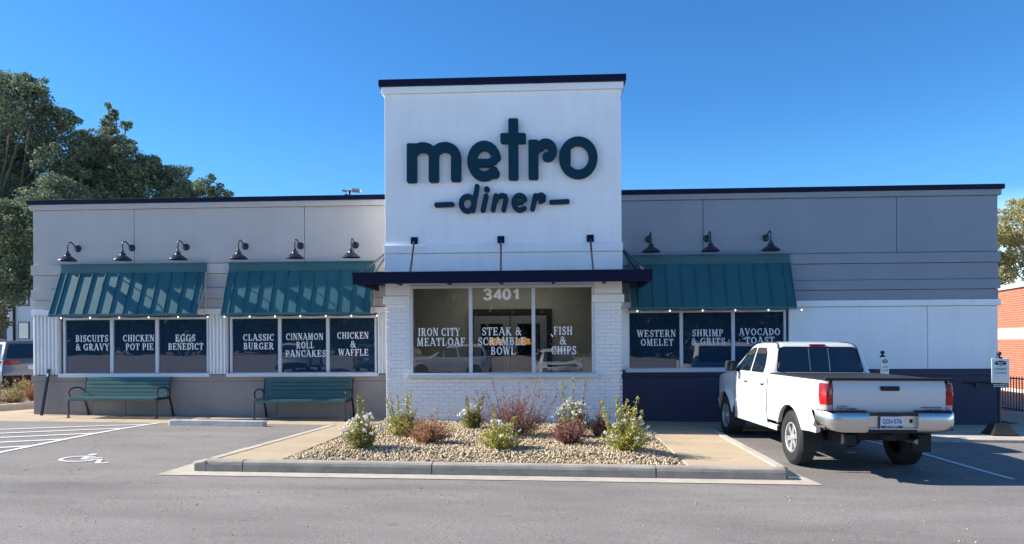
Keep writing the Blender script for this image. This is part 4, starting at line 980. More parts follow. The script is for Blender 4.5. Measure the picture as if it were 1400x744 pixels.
# ---------------------------------------------------------------- the white pickup
tr = tag(empty('pickup_truck', (4.42, -4.80, az(4.42, -4.8)+.004), R(3.2)), 'white four door pickup truck parked nose in by the right wing', 'pickup truck')
tr.rotation_euler = (R(.15), R(.6), R(3.7))
AR = [(0, .40, .475), (3.246, .40, .455)]
HWf = lambda y: .885-.06*((-.93-y)/.14)**2 if y < -.93 else .885 if y < 2.9 else .885-.10*((y-2.9)/1.15)**2.2
pr = lambda z: 1-.035*((z-.86)/.42)**2
def tzt(y): return 1.285 if y < 1.04 else (1.255 if y < 2.75 else 1.235-.11*((y-2.75)/1.25)**1.5)
for s in (-1, 1):
    side(tr, 'bed_side', M_wpaint, -1.07, 1.035, lambda y: .56 if y > -.84 else .895, tzt, HWf, AR[:1], s, pr)
    side(tr, 'rear_door', M_wpaint, 1.065, 1.845, lambda y: .50, tzt, HWf, (), s, pr)
    side(tr, 'front_door', M_wpaint, 1.858, 2.735, lambda y: .50, tzt, HWf, (), s, pr)
    side(tr, 'front_fender', M_wpaint, 2.748, 3.98, lambda y: .50, tzt, HWf, AR[1:], s, pr)
    side(tr, 'rocker', M_wpaint, .62, 2.74, .42, .492, .868, (), s, rows=3)
    for y in (1.30, 2.13):
        h = MB(); h.box(-.012, .022, -.09, .09, -.017, .017); hh = h.build('door_handle', M_wpaint, tr, bevel=.01, loc=(s*.885, y-.02, 1.13))
        box('handle_recess', M_iron, tr, s*.872-.012, s*.872+.012, y-.075, y+.045, 1.088, 1.112)
    if s < 0:
        f = MB(); f.ngon(rpoly([(s*.8835, .36, 1.03), (s*.8835, .56, 1.03), (s*.877, .56, 1.17), (s*.877, .36, 1.17)], .03), off=(s*.002, 0, 0)); f.build('fuel_door', M_wpaint, tr)
    box('side_moulding', M_wpaint, tr, s*.884-.012, s*.884+.012, 1.08, 2.72, .72, .765, .008)
    # wheel wells
    for yc, zc, r in AR:
        w_ = MB(); w_.grid([[(s*x, yc+(r+.01)*math.cos(R(a)), zc+(r+.01)*math.sin(R(a))) for x in (.60, .87)] for a in range(0, 181, 12)]); w_.ngon([(s*.60, yc+(r+.01)*math.cos(R(a)), zc+(r+.01)*math.sin(R(a))) for a in range(0, 181, 12)]); w_.build('wheel_well', M_dark, tr)
    box('mud_flap', M_rub, tr, min(s*.64, s*.915), max(s*.64, s*.915), -.50, -.485, .25, .62, .01)
    box('mud_flap', M_rub, tr, min(s*.66, s*.88), max(s*.66, s*.88), 2.77, 2.785, .24, .55, .01)
    wheel(tr, s*.775, 0, .395, .255, s); wheel(tr, s*.765, 3.246, .395, .255, s)
    # mirror
    mr_ = MB(); mr_.ngon(rpoly([(-.10, 0, -.09), (.10, 0, -.09), (.09, 0, .10), (-.08, 0, .10)], .04), off=(0, .12, .0)); mr_.build('mirror', M_dark, tr, bevel=.02, loc=(s*1.02, 2.46, 1.36))
    MB().tube([(s*.86, 2.55, 1.28), (s*.98, 2.53, 1.31)], .03, 6).build('mirror_arm', M_dark, tr)
    g_ = MB(); g_.ngon(rpoly([(-.06, 0, -.05), (.06, 0, -.05), (.05, 0, .05), (-.045, 0, .05)], .03)); g_.build('mirror_glass', M_cglass, tr, loc=(s*1.02, 2.457, 1.36))
# rear inner lamp posts, tailgate
tg = MB(); rows = []
for z in np.linspace(.815, 1.295, 16):
    t = (z-.815)/.48; yy = -1.085-.018*math.sin(math.pi*t)-(.012 if .70 < t < .76 else 0)+(.014 if t > .93 else 0)+(.010 if t < .06 else 0)
    rows.append([(x, yy+.006*(x/.76)**4, z) for x in np.linspace(-.757, .757, 21)])
tg.grid(rows); tgo = tg.build('tailgate', M_wpaint, tr, angle=60)
box('tailgate_core', M_dark, tr, -.765, .765, -1.06, -1.0, .80, 1.29)
hd = MB(); hd.box(-.125, .125, -.03, 0, -.028, .028); hd.build('tailgate_handle', M_dark, tr, bevel=.012, loc=(.0, -1.10, 1.185))
MB().box(-.135, .135, -.004, 0, -.036, .036).build('handle_bezel', mat('gap_grey', (.2, .2, .22), .5), tr, bevel=.01, loc=(0, -1.100, 1.185))
bad = mat('badge_grey', (.10, .11, .14), .3, metal=.6)
for t, cx, cz, h, wd in (('TOYOTA', -.64, .945, .022, .135), ('TACOMA', -.575, .915, .026, .27), ('PRERUNNER', .56, .935, .02, .28), ('V6 SR5', .60, .902, .024, .21)):
    me = bfont(t, h, bad, wd, 'badge', extrude=.002); xz(me, lambda x, y, d: (cx+x, -1.1085+.0+d, cz+y)); link('badge', me, tr)
# tail lamps wrap the corners
for s in (-1, 1):
    tl = empty('tail_light', (0, 0, 0)); tl.parent = tr
    def lampring(z0, z1, m, n='lens', o=0.):
        rows = []
        for z in np.linspace(z0, z1, 6):
            t = (z-.895)/.355; bul = .028*math.sin(math.pi*max(0, min(1, t)))**.7; x0 = .762; x1 = .862+bul*.7
            rows.append([(s*x0, -1.082-bul*.4, z), (s*(x0+.05), -1.087-bul-o, z), (s*(x1-.03), -1.080-bul-o, z), (s*(x1+.006), -1.05-o, z), (s*(x1+.012+o), -1.01, z), (s*(x1+.008), -.955+.05*(t-.5), z), (s*.86, -.935+.05*(t-.5), z)])
        mb = MB(); mb.grid(rows); mb.ngon(rows[0]); mb.ngon(rows[-1]); mb.build(n, m, tl, angle=40)
    lampring(.895, .965, M_redclear); lampring(.968, 1.13, M_red, o=.004); lampring(1.133, 1.255, mat('dark_red_lens', (.26, .02, .025), .12))
# bumper
def bump(xa, xb, m=M_chrome):
    prof = [(-1.10, .885), (-1.19, .878), (-1.215, .855), (-1.225, .78), (-1.215, .70), (-1.19, .625), (-1.16, .605)]
    G = []
    for x in np.linspace(xa, xb, 26):
        ax = abs(x); c = max(0, (ax-.70)/.23); yo = .26*c**2.6; lift = .07*max(0, (ax-.62)/.31)**1.5
        G.append([(x, y+yo, z if z > .8 else z+lift*(.885-z)/.28) for y, z in prof])
    mb = MB(); mb.grid(G); mb.ngon(G[0]+[(xa, -1.10, .62)]); mb.ngon(G[-1]+[(xb, G[-1][0][1], .68)]); return mb.build('bumper', m, tr, angle=50)
bump(-.935, -.325); bump(.325, .935)
MB().grid([[(x, -1.165, z) for x in (-.324, -.25, .25, .324)] for z in (.655, .83)]).build('bumper_recess', M_chrome, tr)
box('step_pad', M_dark, tr, -.324, .324, -1.215, -1.08, .832, .872, .008); box('step_pad', M_dark, tr, -.85, -.33, -1.19, -1.09, .888, .898, .004); box('step_pad', M_dark, tr, .33, .85, -1.19, -1.09, .888, .898, .004)
box('bumper_valance', M_dark, tr, -.33, .33, -1.19, -1.06, .60, .652, .01)
box('bumper_trim', M_chrome, tr, -.324, .324, -1.222, -1.20, .652, .672, .006)
box('bumper_inner', M_dark, tr, -.86, .86, -1.10, -.98, .63, .80)
box('key_slot', M_dark, tr, .235, .275, -1.172, -1.166, .735, .785, .004)
plate_mesh(tr, (-.02, -1.20, .745), 0, [('QGS', -.075, .012, .062, .105), ('576', .078, .012, .062, .105)], 'SOUTH CAROLINA')
# tonneau cover and cab
tn = MB(); tn.box(-.865, .865, -1.10, 1.02, 1.290, 1.306); tn.build('tonneau_cover', mat('black_vinyl', (.02, .02, .022), .55, bump=.001), tr, bevel=.008)
box('bed_rail', M_dark, tr, -.872, .872, -1.118, -1.06, 1.292, 1.328, .010)
box('bed_core', M_dark, tr, -.84, .84, -.99, 1.03, .90, 1.27); box('cab_core', M_dark, tr, -.83, .83, 1.04, 2.74, .48, 1.24)
box('engine_bay', M_dark, tr, -.60, .60, 2.745, 3.9, .42, 1.10); box('frame_rail', M_dark, tr, -.55, -.42, -1.06, 3.6, .42, .56); box('frame_rail', M_dark, tr, .42, .55, -1.06, 3.6, .42, .56)
box('hitch', M_dark, tr, -.05, .05, -1.18, -.9, .50, .57); MB().tube([(-.8, 0, .395), (.8, 0, .395)], .045, 8).build('rear_axle', M_dark, tr)
MB().lathe([(0, -.12), (.12, -.08), (.15, 0), (.12, .08), (0, .12)], 12, Matrix.Translation((.0, 0, .395)) @ Matrix.Rotation(R(90), 4, 'X')).build('differential', M_dark, tr)
MB().tube([(.40, -1.05, .47), (.42, -.2, .48), (.40, .6, .46)], .035, 8).build('exhaust_pipe', M_steel, tr)
box('spare_carrier', M_dark, tr, -.35, .35, -.95, -.35, .48, .66)
cabin(tr, M_wpaint, [(1.245, .875, 1.045, 3.02), (1.30, .862, 1.06, 2.93), (1.45, .81, 1.10, 2.70), (1.60, .76, 1.145, 2.47), (1.70, .725, 1.18, 2.33), (1.755, .69, 1.22, 2.24), (1.785, .62, 1.30, 2.14), (1.803, .48, 1.44, 2.0), (1.808, .30, 1.6, 1.85)], rc=.15)
def cx(z): return .862-(z-1.30)*(.862-.725)/.40+.004
def cy(z): return 1.06+(z-1.30)*(1.18-1.06)/.40-.004
for s in (-1, 1):
    for nm, P_ in (('front_window', [(1.93, 1.305), (2.70, 1.305), (2.50, 1.45), (2.26, 1.62), (2.10, 1.685), (1.96, 1.69)]), ('rear_window', [(1.27, 1.305), (1.84, 1.305), (1.86, 1.69), (1.50, 1.69), (1.38, 1.60), (1.28, 1.42)])):
        pts = rpoly([(s*cx(z), y, z) for y, z in P_], .03)
        MB().ngon(rpoly([(s*(cx(z)-.002), y+(.018 if y > 1.6 and nm[0] == 'r' or y > 2.2 else -.018), z+(.016 if z > 1.5 else -.014)) for y, z in P_], .035), off=(s*.003, 0, 0)).build('window_seal', M_dark, tr)
        MB().ngon(pts, off=(s*.004, 0, 0)).build(nm, M_cglass, tr)
bw = [(-.70, 1.325), (.70, 1.325), (.635, 1.685), (.55, 1.715), (-.55, 1.715), (-.635, 1.685)]
MB().ngon(rpoly([(x*1.025, cy(z)+.002, z+(.012 if z > 1.5 else -.012)) for x, z in bw], .05), off=(0, -.003, 0)).build('window_seal', M_dark, tr)
rw = empty('rear_glass'); rw.parent = tr
xt = lambda z: .70-(z-1.325)*(.065/.36)
for a, b in ((-1, -.165), (-.155, .155), (.165, 1)):
    l0 = -.69 if a == -1 else a; l1 = .69 if b == 1 else b; lt = -.60 if a == -1 else a; rt = .60 if b == 1 else b
    MB().ngon(rpoly([(l0, cy(1.33), 1.33), (l1, cy(1.33), 1.33), (rt, cy(1.70), 1.705), (lt, cy(1.70), 1.705)], .03), off=(0, -.005, 0)).build('pane', M_cglass, rw)
for x in (-.16, .16): MB().tube([(x, cy(1.33)-.008, 1.33), (x, cy(1.705)-.008, 1.705)], .007, 4).build('divider', mat('seal_grey', (.12, .13, .16), .5), rw)
box('brake_light', M_red, tr, -.13, .13, 1.185, 1.23, 1.735, 1.768, .008)
for s in (-1, 1):
    MB().tube([(s*.655, 1.175, 1.695), (s*.63, 1.25, 1.765), (s*.60, 1.42, 1.797), (s*.60, 2.0, 1.80)], .009, 5).build('drip_channel', M_dark, tr)
# bonnet, windscreen, front end
G = []
for y in np.linspace(2.75, 4.02, 14):
    h = HWf(y)*pr(tzt(y))-.035; z0 = tzt(y)+.012
    G.append([(h*u, y, z0+.045*(1-u*u)-(0.10*max(0, (y-3.8)/.22)**2)) for u in np.linspace(-1, 1, 15)])
MB().grid(G).build('bonnet', M_wpaint, tr, angle=50)
mb = MB(); mb.ngon(rpoly([(-.74, 2.90, 1.33), (.74, 2.90, 1.33), (.66, 2.36, 1.70), (-.66, 2.36, 1.70)], .05), off=(0, .01, .006)); mb.build('windscreen', M_cglass, tr)
G = []
for z, y, h in ((.42, 3.95, .70), (.50, 4.06, .80), (.66, 4.10, .84), (.70, 4.03, .80), (.98, 4.04, .78), (1.08, 4.01, .76), (1.13, 3.96, .74)):
    G.append([(h*u, y-.16*abs(u)**3, z) for u in np.linspace(-1, 1, 15)])
MB().grid(G).build('front_bumper', M_wpaint, tr, angle=50)
box('grille', M_dark, tr, -.42, .42, 4.0, 4.06, .76, .98, .02)
for s in (-1, 1): box('headlight', M_alu, tr, min(s*.46, s*.76), max(s*.46, s*.76), 3.86, 4.03, .82, 1.02, .03)

# ---------------------------------------------------------------- generic passenger cars
def car(loc, rz, label, m, L=4.6, W=1.84, H=1.68, wb=2.68, suv=True, group=None, lamp_only=None, plate=True):
    o = tag(empty('parked_car', loc, rz), label, 'car', group)
    ro = (L-wb)*.45; y0 = -ro; y1 = L-ro; r = .345 if suv else .32; ar = [(0, r, r+.055), (wb, r, r+.055)]
    belt = H*.60; zt = lambda y: belt if y < wb-.35 else belt-.14*sm((y-wb+.35)/1.2)-.10*sm((y-y1+.35)/.35)
    hw = lambda y: W/2*(1-.10*max(0, (y-wb-.1)/(y1-wb-.1))**2-.07*max(0, (-y-.3)/(ro-.3))**2)
    p = lambda z: 1-.05*((z-.62)/.4)**2
    for s in (-1, 1):
        for nm, a, b, A in (('rear_quarter', y0+.12, .62, ar[:1]), ('rear_door', .63, 1.28, ()), ('front_door', 1.29, wb-.52, ()), ('front_fender', wb-.51, y1-.1, ar[1:])):
            side(o, nm, m, a, b, lambda y: .24+.04, zt, hw, A, s, p, rows=9, fl=.02, flw=.06)
        side(o, 'cladding', M_dark, y0+.1, y1-.12, .20, .33, W/2-.0, [(a, b, c+.0) for a, b, c in ar], s, rows=3, fl=0)
        for yc in (0, wb): wheel(o, s*(W/2-.13), yc, r, .21, s, 5, r*.62)
        for yc, zc, rr in ar:
            w_ = MB(); w_.grid([[(s*x, yc+(rr+.01)*math.cos(R(a)), zc+(rr+.01)*math.sin(R(a))) for x in (W/2-.28, W/2-.03)] for a in range(0, 181, 15)]); w_.ngon([(s*(W/2-.28), yc+(rr+.01)*math.cos(R(a)), zc+(rr+.01)*math.sin(R(a))) for a in range(0, 181, 15)]); w_.build('wheel_well', M_dark, o)
        box('mirror', m, o, min(s*(W/2+.02), s*(W/2+.2)), max(s*(W/2+.02), s*(W/2+.2)), wb-.72, wb-.62, belt-.02, belt+.13, .03)
    box('body_core', M_dark, o, -W/2+.3, W/2-.3, y0+.2, y1-.2, .2, belt-.05)
    # rear end
    hb = W/2*.93
    G = [[(hb*u*k, y0+d+.12*abs(u)**3+0, z) for u in np.linspace(-1, 1, 13)] for z, d, k in ((.50, .0, 1), (.62, .0, 1), (.70, .045, .99), (.86, .05, .985), (belt-.03, .10, .96), (belt+.02, .14, .93))]
    MB().grid(G).build('tailgate', m, o, angle=45)
    G = [[(hb*1.01*u, y0-.02+.14*abs(u)**3, z) for u in np.linspace(-1, 1, 13)] for z in (.22, .30, .52)]; MB().grid(G).build('rear_bumper', M_dark, o, angle=45)
    for s in (-1, 1):
        mb = MB(); mb.grid([[(s*x, y, z) for (x, y) in ((hb*.45, y0+.035), (hb*.75, y0+.06), (hb*.96, y0+.14), (W/2*.985, y0+.30))] for z in (.90, .96, 1.0)]); mb.build('tail_light', M_red, o)
    # front end
    G = [[(W/2*.9*u, y1-.02-.22*abs(u)**2.6-d, z) for u in np.linspace(-1, 1, 13)] for z, d in ((.22, .06), (.30, 0), (.62, 0), (.78, .04), (zt(y1-.1)+.01, .10))]
    MB().grid(G).build('front_bumper', m, o, angle=45)
    G = [[((hw(y)*p(zt(y))-.035)*u, y, zt(y)+.012+.04*(1-u*u)) for u in np.linspace(-1, 1, 9)] for y in np.linspace(wb-.60, y1-.10, 9)]
    MB().grid(G).build('bonnet', m, o, angle=50)
    mb = MB(); mb.grid([[(W/2*.55*u, y1+.0-.22*abs(.55*u)**2.6, z) for u in (-1, -.5, 0, .5, 1)] for z in (.42, .60)]); mb.build('grille', M_dark, o)
    for s in (-1, 1):
        mb = MB(); mb.grid([[(s*x, y, z) for (x, y) in ((W/2*.55, y1-.05), (W/2*.75, y1-.12), (W/2*.90, y1-.24))] for z in (.64, .74)]); mb.build('headlight', M_alu, o)
    ya, yb = y0+.16, wb-.48; yr = ya+(.22 if suv else .85); yf = yb-.85
    h0, h1 = W/2*.93, W/2*.74; zr = H-.09
    cabin(o, m, [(belt, h0, ya, yb), (belt+.06, h0-.015, ya+.03, yb-.08), (zr, h1, yr, yf), (H-.035, h1-.06, yr+.08, yf-.08), (H, h1-.22, yr+.25, yf-.25)], rc=.13)
    f = lambda z: h0-.015+(h1-h0+.015)*(z-belt-.06)/(zr-belt-.06)+.006
    fy = lambda z, a, b: a+(b-a)*(z-belt-.06)/(zr-belt-.06)
    zb_, zt_ = belt+.07, zr-.03
    for s in (-1, 1):
        for a, b, c, d in ((ya+.28, .72, yr+.18, .80), (.80, 1.50, .86, 1.45), (1.57, yb-.25, 1.52, yf-.06)):
            MB().ngon(rpoly([(s*f(zb_), a, zb_), (s*f(zb_), b, zb_), (s*f(zt_), d, zt_), (s*f(zt_), c, zt_)], .05), off=(s*.003, 0, 0)).build('side_window', M_cglass, o)
    A0, A1 = fy(zb_, ya+.03, yr)-.006, fy(zt_, ya+.03, yr)-.006
    MB().ngon(rpoly([(-h0+.12, A0, zb_), (h0-.12, A0, zb_), (h1-.10, A1, zt_), (-h1+.10, A1, zt_)], .06), off=(0, -.003, 0)).build('rear_window', M_cglass, o)
    A0, A1 = fy(zb_, yb-.08, yf)+.006, fy(zt_, yb-.08, yf)+.006
    MB().ngon(rpoly([(-h0+.12, A0, zb_), (h0-.12, A0, zb_), (h1-.10, A1, zt_), (-h1+.10, A1, zt_)], .06), off=(0, .003, 0)).build('windscreen', M_cglass, o)
    if suv:
        for s in (-1, 1): MB().tube([(s*(h1-.06), yr+.15, H-.01), (s*(h1-.06), yr+.3, H+.03), (s*(h1-.06), yf-.3, H+.03), (s*(h1-.06), yf-.15, H-.01)], .015, 5).build('roof_rail', M_dark, o)
    if plate: plate_mesh(o, (0, y0+.035, .78), 0, [], None)
    return o
M_silver = mat('silver_car_paint', (.15, .17, .20), .3, metal=.4, coat=.5, var=.02)
M_gun = mat('grey_car_paint', (.10, .11, .12), .3, metal=.4, coat=.5, var=.02)
car((-18.15, 8.62, .03), R(57), 'silver crossover with red tail lamp parked beyond the planting bed', M_silver)
# cars behind the photographer, seen as reflections in the windows
gb = 'parked cars across the lot behind the camera'
car((-3.9, -24.0, az(-4, -24)), R(84), 'white crossover reflected side on in the IRON CITY MEATLOAF pane', M_wpaint, group=gb)
car((.15, -21.3, az(0, -21)), R(-5), 'white hatchback facing the diner, reflected in the FISH & CHIPS pane', M_wpaint, H=1.55, suv=False, group=gb)
car((-15.2, -27.5, az(-15, -27)), R(176), 'white crossover reflected tail first in the CLASSIC BURGER pane', M_wpaint, group=gb)
car((-10.6, -27.3, az(-10, -27)), R(182), 'dark grey crossover reflected in the CHICKEN & WAFFLE pane', M_gun, group=gb)
car((8.6, -26.5, az(8, -26)), R(3), 'silver hatchback reflected in the WESTERN OMELET pane', M_silver, H=1.5, suv=False, group=gb)
# PART4
# ================================================================== VEGETATION
def leafcloud(name, C, size, m, parent=None, jit=.35, up=0.25, aspect=.55, N=None):
    C = np.asarray(C, float); n = len(C)
    nr = rng.standard_normal((n, 3)); nr[:, 2] = np.abs(nr[:, 2])*(1+up)
    if N is not None: nr = nr*.6+N
    nr /= np.linalg.norm(nr, axis=1, keepdims=True)
    t = np.cross(nr, rng.standard_normal((n, 3))); t /= np.linalg.norm(t, axis=1, keepdims=True)+1e-9; b = np.cross(nr, t)
    s = (size*(1+jit*rng.uniform(-1, 1, n)))[:, None]/2
    V_ = np.stack([C-t*s, C-b*s*aspect+nr*s*.15, C+t*s, C+b*s*aspect+nr*s*.15], 1).reshape(-1, 3)
    me = bpy.data.meshes.new(name); me.vertices.add(4*n); me.vertices.foreach_set('co', V_.reshape(-1).astype('f'))
    me.loops.add(4*n); me.loops.foreach_set('vertex_index', np.arange(4*n, dtype='i')); me.polygons.add(n)
    me.polygons.foreach_set('loop_start', np.arange(0, 4*n, 4, dtype='i')); me.update(calc_edges=True); me.materials.append(m)
    return link(name, me, parent)
G_oak = leafmat('oak_leaf', [(.07, .12, .09), (.14, .19, .12), (.24, .28, .15), (.09, .15, .11), (.36, .37, .21)], .8, .35)
G_far = leafmat('dark_tree_leaf', [(.015, .03, .015), (.03, .045, .02), (.05, .06, .03)], .6, .15)
G_yel = leafmat('autumn_leaf', [(.34, .29, .07), (.44, .36, .14), (.20, .21, .05), (.50, .42, .24), (.30, .29, .08)], .6, .35)
def shell(blobs, dens, leaf_gap=.0, core=.45):
    out = []
    for (c, r) in blobs:
        n = int(dens*r[0]*r[2]*4); d = rng.standard_normal((n, 3)); d /= np.linalg.norm(d, axis=1, keepdims=True)
        u = core+(1-core)*rng.uniform(0, 1, (n, 1))**.7
        lump = 1+.16*np.sin(d[:, :1]*7+c[0])*np.cos(d[:, 2:]*6+c[1]*2)+.10*np.sin(d[:, 1:2]*13+c[2])
        P = np.array(c)+d*u*np.array(r)*lump; out.append(P)
    return np.concatenate(out)
def tree(name, base, blobs, label, cat, m, dens, size, trunk_r=.3, group=None, subs=5, sub_r=.42, twigs=0):
    o = tag(empty(name, base), label, cat, group); b = Vector(base); bl = []
    for c, r in blobs:
        c = Vector(c)-b; bl.append((tuple(c), (r*.92, r*.92, r*.80)))
        for k in range(subs):                    # smaller clumps around each big one give an uneven outline
            a = random.uniform(0, 6.28); e = random.uniform(-.5, 1.2); q = Vector((math.cos(a)*math.cos(e), math.sin(a)*math.cos(e), math.sin(e)))*r*random.uniform(.75, 1.12)
            rr = r*sub_r*random.uniform(.6, 1.15); bl.append((tuple(c+q), (rr, rr, rr*.7)))
    mb = MB(); top = max(c[2] for c, r in bl)*.55
    mb.tube([(0, 0, -.3), (.1, .05, top*.35), (-.1, 0, top*.7), (0, 0, top)], [trunk_r*1.25, trunk_r, trunk_r*.55, trunk_r*.2], 10); mb.build('trunk', M_bark, o, smooth=True)
    lm = MB()
    for c, r in bl[::subs+1]:
        s0 = Vector((0, 0, top*random.uniform(.45, .95))); e = Vector(c); mid = s0.lerp(e, .5)+Vector((random.uniform(-.3, .3), random.uniform(-.3, .3), -.1*e.length*.3))
        lm.tube([s0, mid, e], [trunk_r*.26, trunk_r*.15, trunk_r*.06], 6)
        for k in range(twigs+2):
            q = e+Vector((random.uniform(-1, 1), random.uniform(-1, 1), random.uniform(-.6, 1)))*r[0]; lm.tube([e, e.lerp(q, .5)+Vector((0, 0, .1)), q], [trunk_r*.09, trunk_r*.05, .008], 4)
    lm.build('limbs', M_bark, o)
    leafcloud('crown', shell(bl, dens), size, m, o); return o
def at(px, py, Y):                                # a point seen at a given place of the plane Y
    u_ = px-700; v_ = 468-py; u = u_+.006*v_; v = v_-.006*u_; a = R(3)
    dx = u/1020*math.cos(a)-math.sin(a); dy = u/1020*math.sin(a)+math.cos(a); t = (Y+16.1)/dy
    return Vector((t*dx, Y, 1.55+t*v/1020)), t/1020
def blobs_at(lst, Y, dy=2.0):
    out = []
    for px, py, r in lst:
        y = Y+random.uniform(-dy, dy); c, k = at(px, py, y); out.append((tuple(c), r*k*1.0))
    return out
O1 = blobs_at([(20, 120, 24), (-8, 118, 28), (48, 122, 16), (95, 165, 14), (108, 205, 18), (-50, 150, 60), (5, 142, 38), (45, 138, 27), (70, 160, 22), (88, 185, 18), (35, 185, 45), (-30, 220, 60), (75, 225, 32), (20, 255, 50), (60, 285, 42), (-15, 310, 50), (30, 335, 42), (10, 380, 30), (45, 372, 26), (-30, 380, 40), (95, 275, 40), (30, 300, 30), (8, 340, 30), (38, 385, 22), (18, 402, 17), (-8, 400, 30), (44, 345, 22), (25, 270, 34), (40, 318, 24)], 15.5)
tree('oak_tree', (-24.5, 15.5, 0), O1, 'tall dark green oak at the far left edge behind the diner', 'tree', G_oak, 620, .125, .38, 'trees behind the diner', subs=6)
O2 = blobs_at([(300, 266, 14), (313, 273, 8), (277, 256, 16), (246, 238, 14), (148, 146, 5), (158, 156, 6), (152, 160, 8), (150, 175, 12), (172, 172, 8), (140, 192, 16), (165, 195, 16), (115, 195, 16), (118, 215, 22), (178, 220, 22), (145, 235, 34), (207, 232, 18), (110, 262, 34), (205, 262, 28), (238, 252, 16), (262, 262, 14), (232, 275, 24), (285, 272, 12), (268, 290, 22), (160, 285, 45), (300, 287, 12), (225, 310, 40), (190, 240, 26), (140, 212, 20), (222, 245, 20), (250, 268, 20), (100, 235, 26), (125, 235, 24), (160, 262, 36)], 18.5, 1.5)
tree('oak_tree', (-20.5, 18.5, 0), O2, 'spreading oak rising behind the left parapet with a thin upright tip', 'tree', G_oak, 620, .13, .40, 'trees behind the diner', subs=6)
O3 = blobs_at([(-15, 425, 22), (2, 440, 13), (-10, 455, 14), (8, 420, 10)], 11, .6)
tree('small_tree', (-22.5, 11, 0), O3, 'small light green tree beyond the silver crossover at the left edge', 'tree', leafmat('olive_leaf', [(.06, .075, .03), (.12, .13, .05), (.17, .17, .08)], .5, .25), 330, .13, .08, subs=4)
TRr = blobs_at([(1375, 305, 14), (1395, 290, 18), (1420, 285, 22), (1368, 330, 12), (1390, 325, 18), (1415, 330, 30), (1372, 355, 14), (1398, 360, 22), (1376, 380, 14), (1430, 380, 30), (1350, 370, 24), (1345, 330, 20)], 40, 2)
tree('autumn_tree', (36, 40, -.4), [(c, r*1.22) for c, r in TRr], 'yellowing autumn tree rising behind the red brick building', 'tree', G_yel, 260, .16, .3, subs=6, twigs=7)

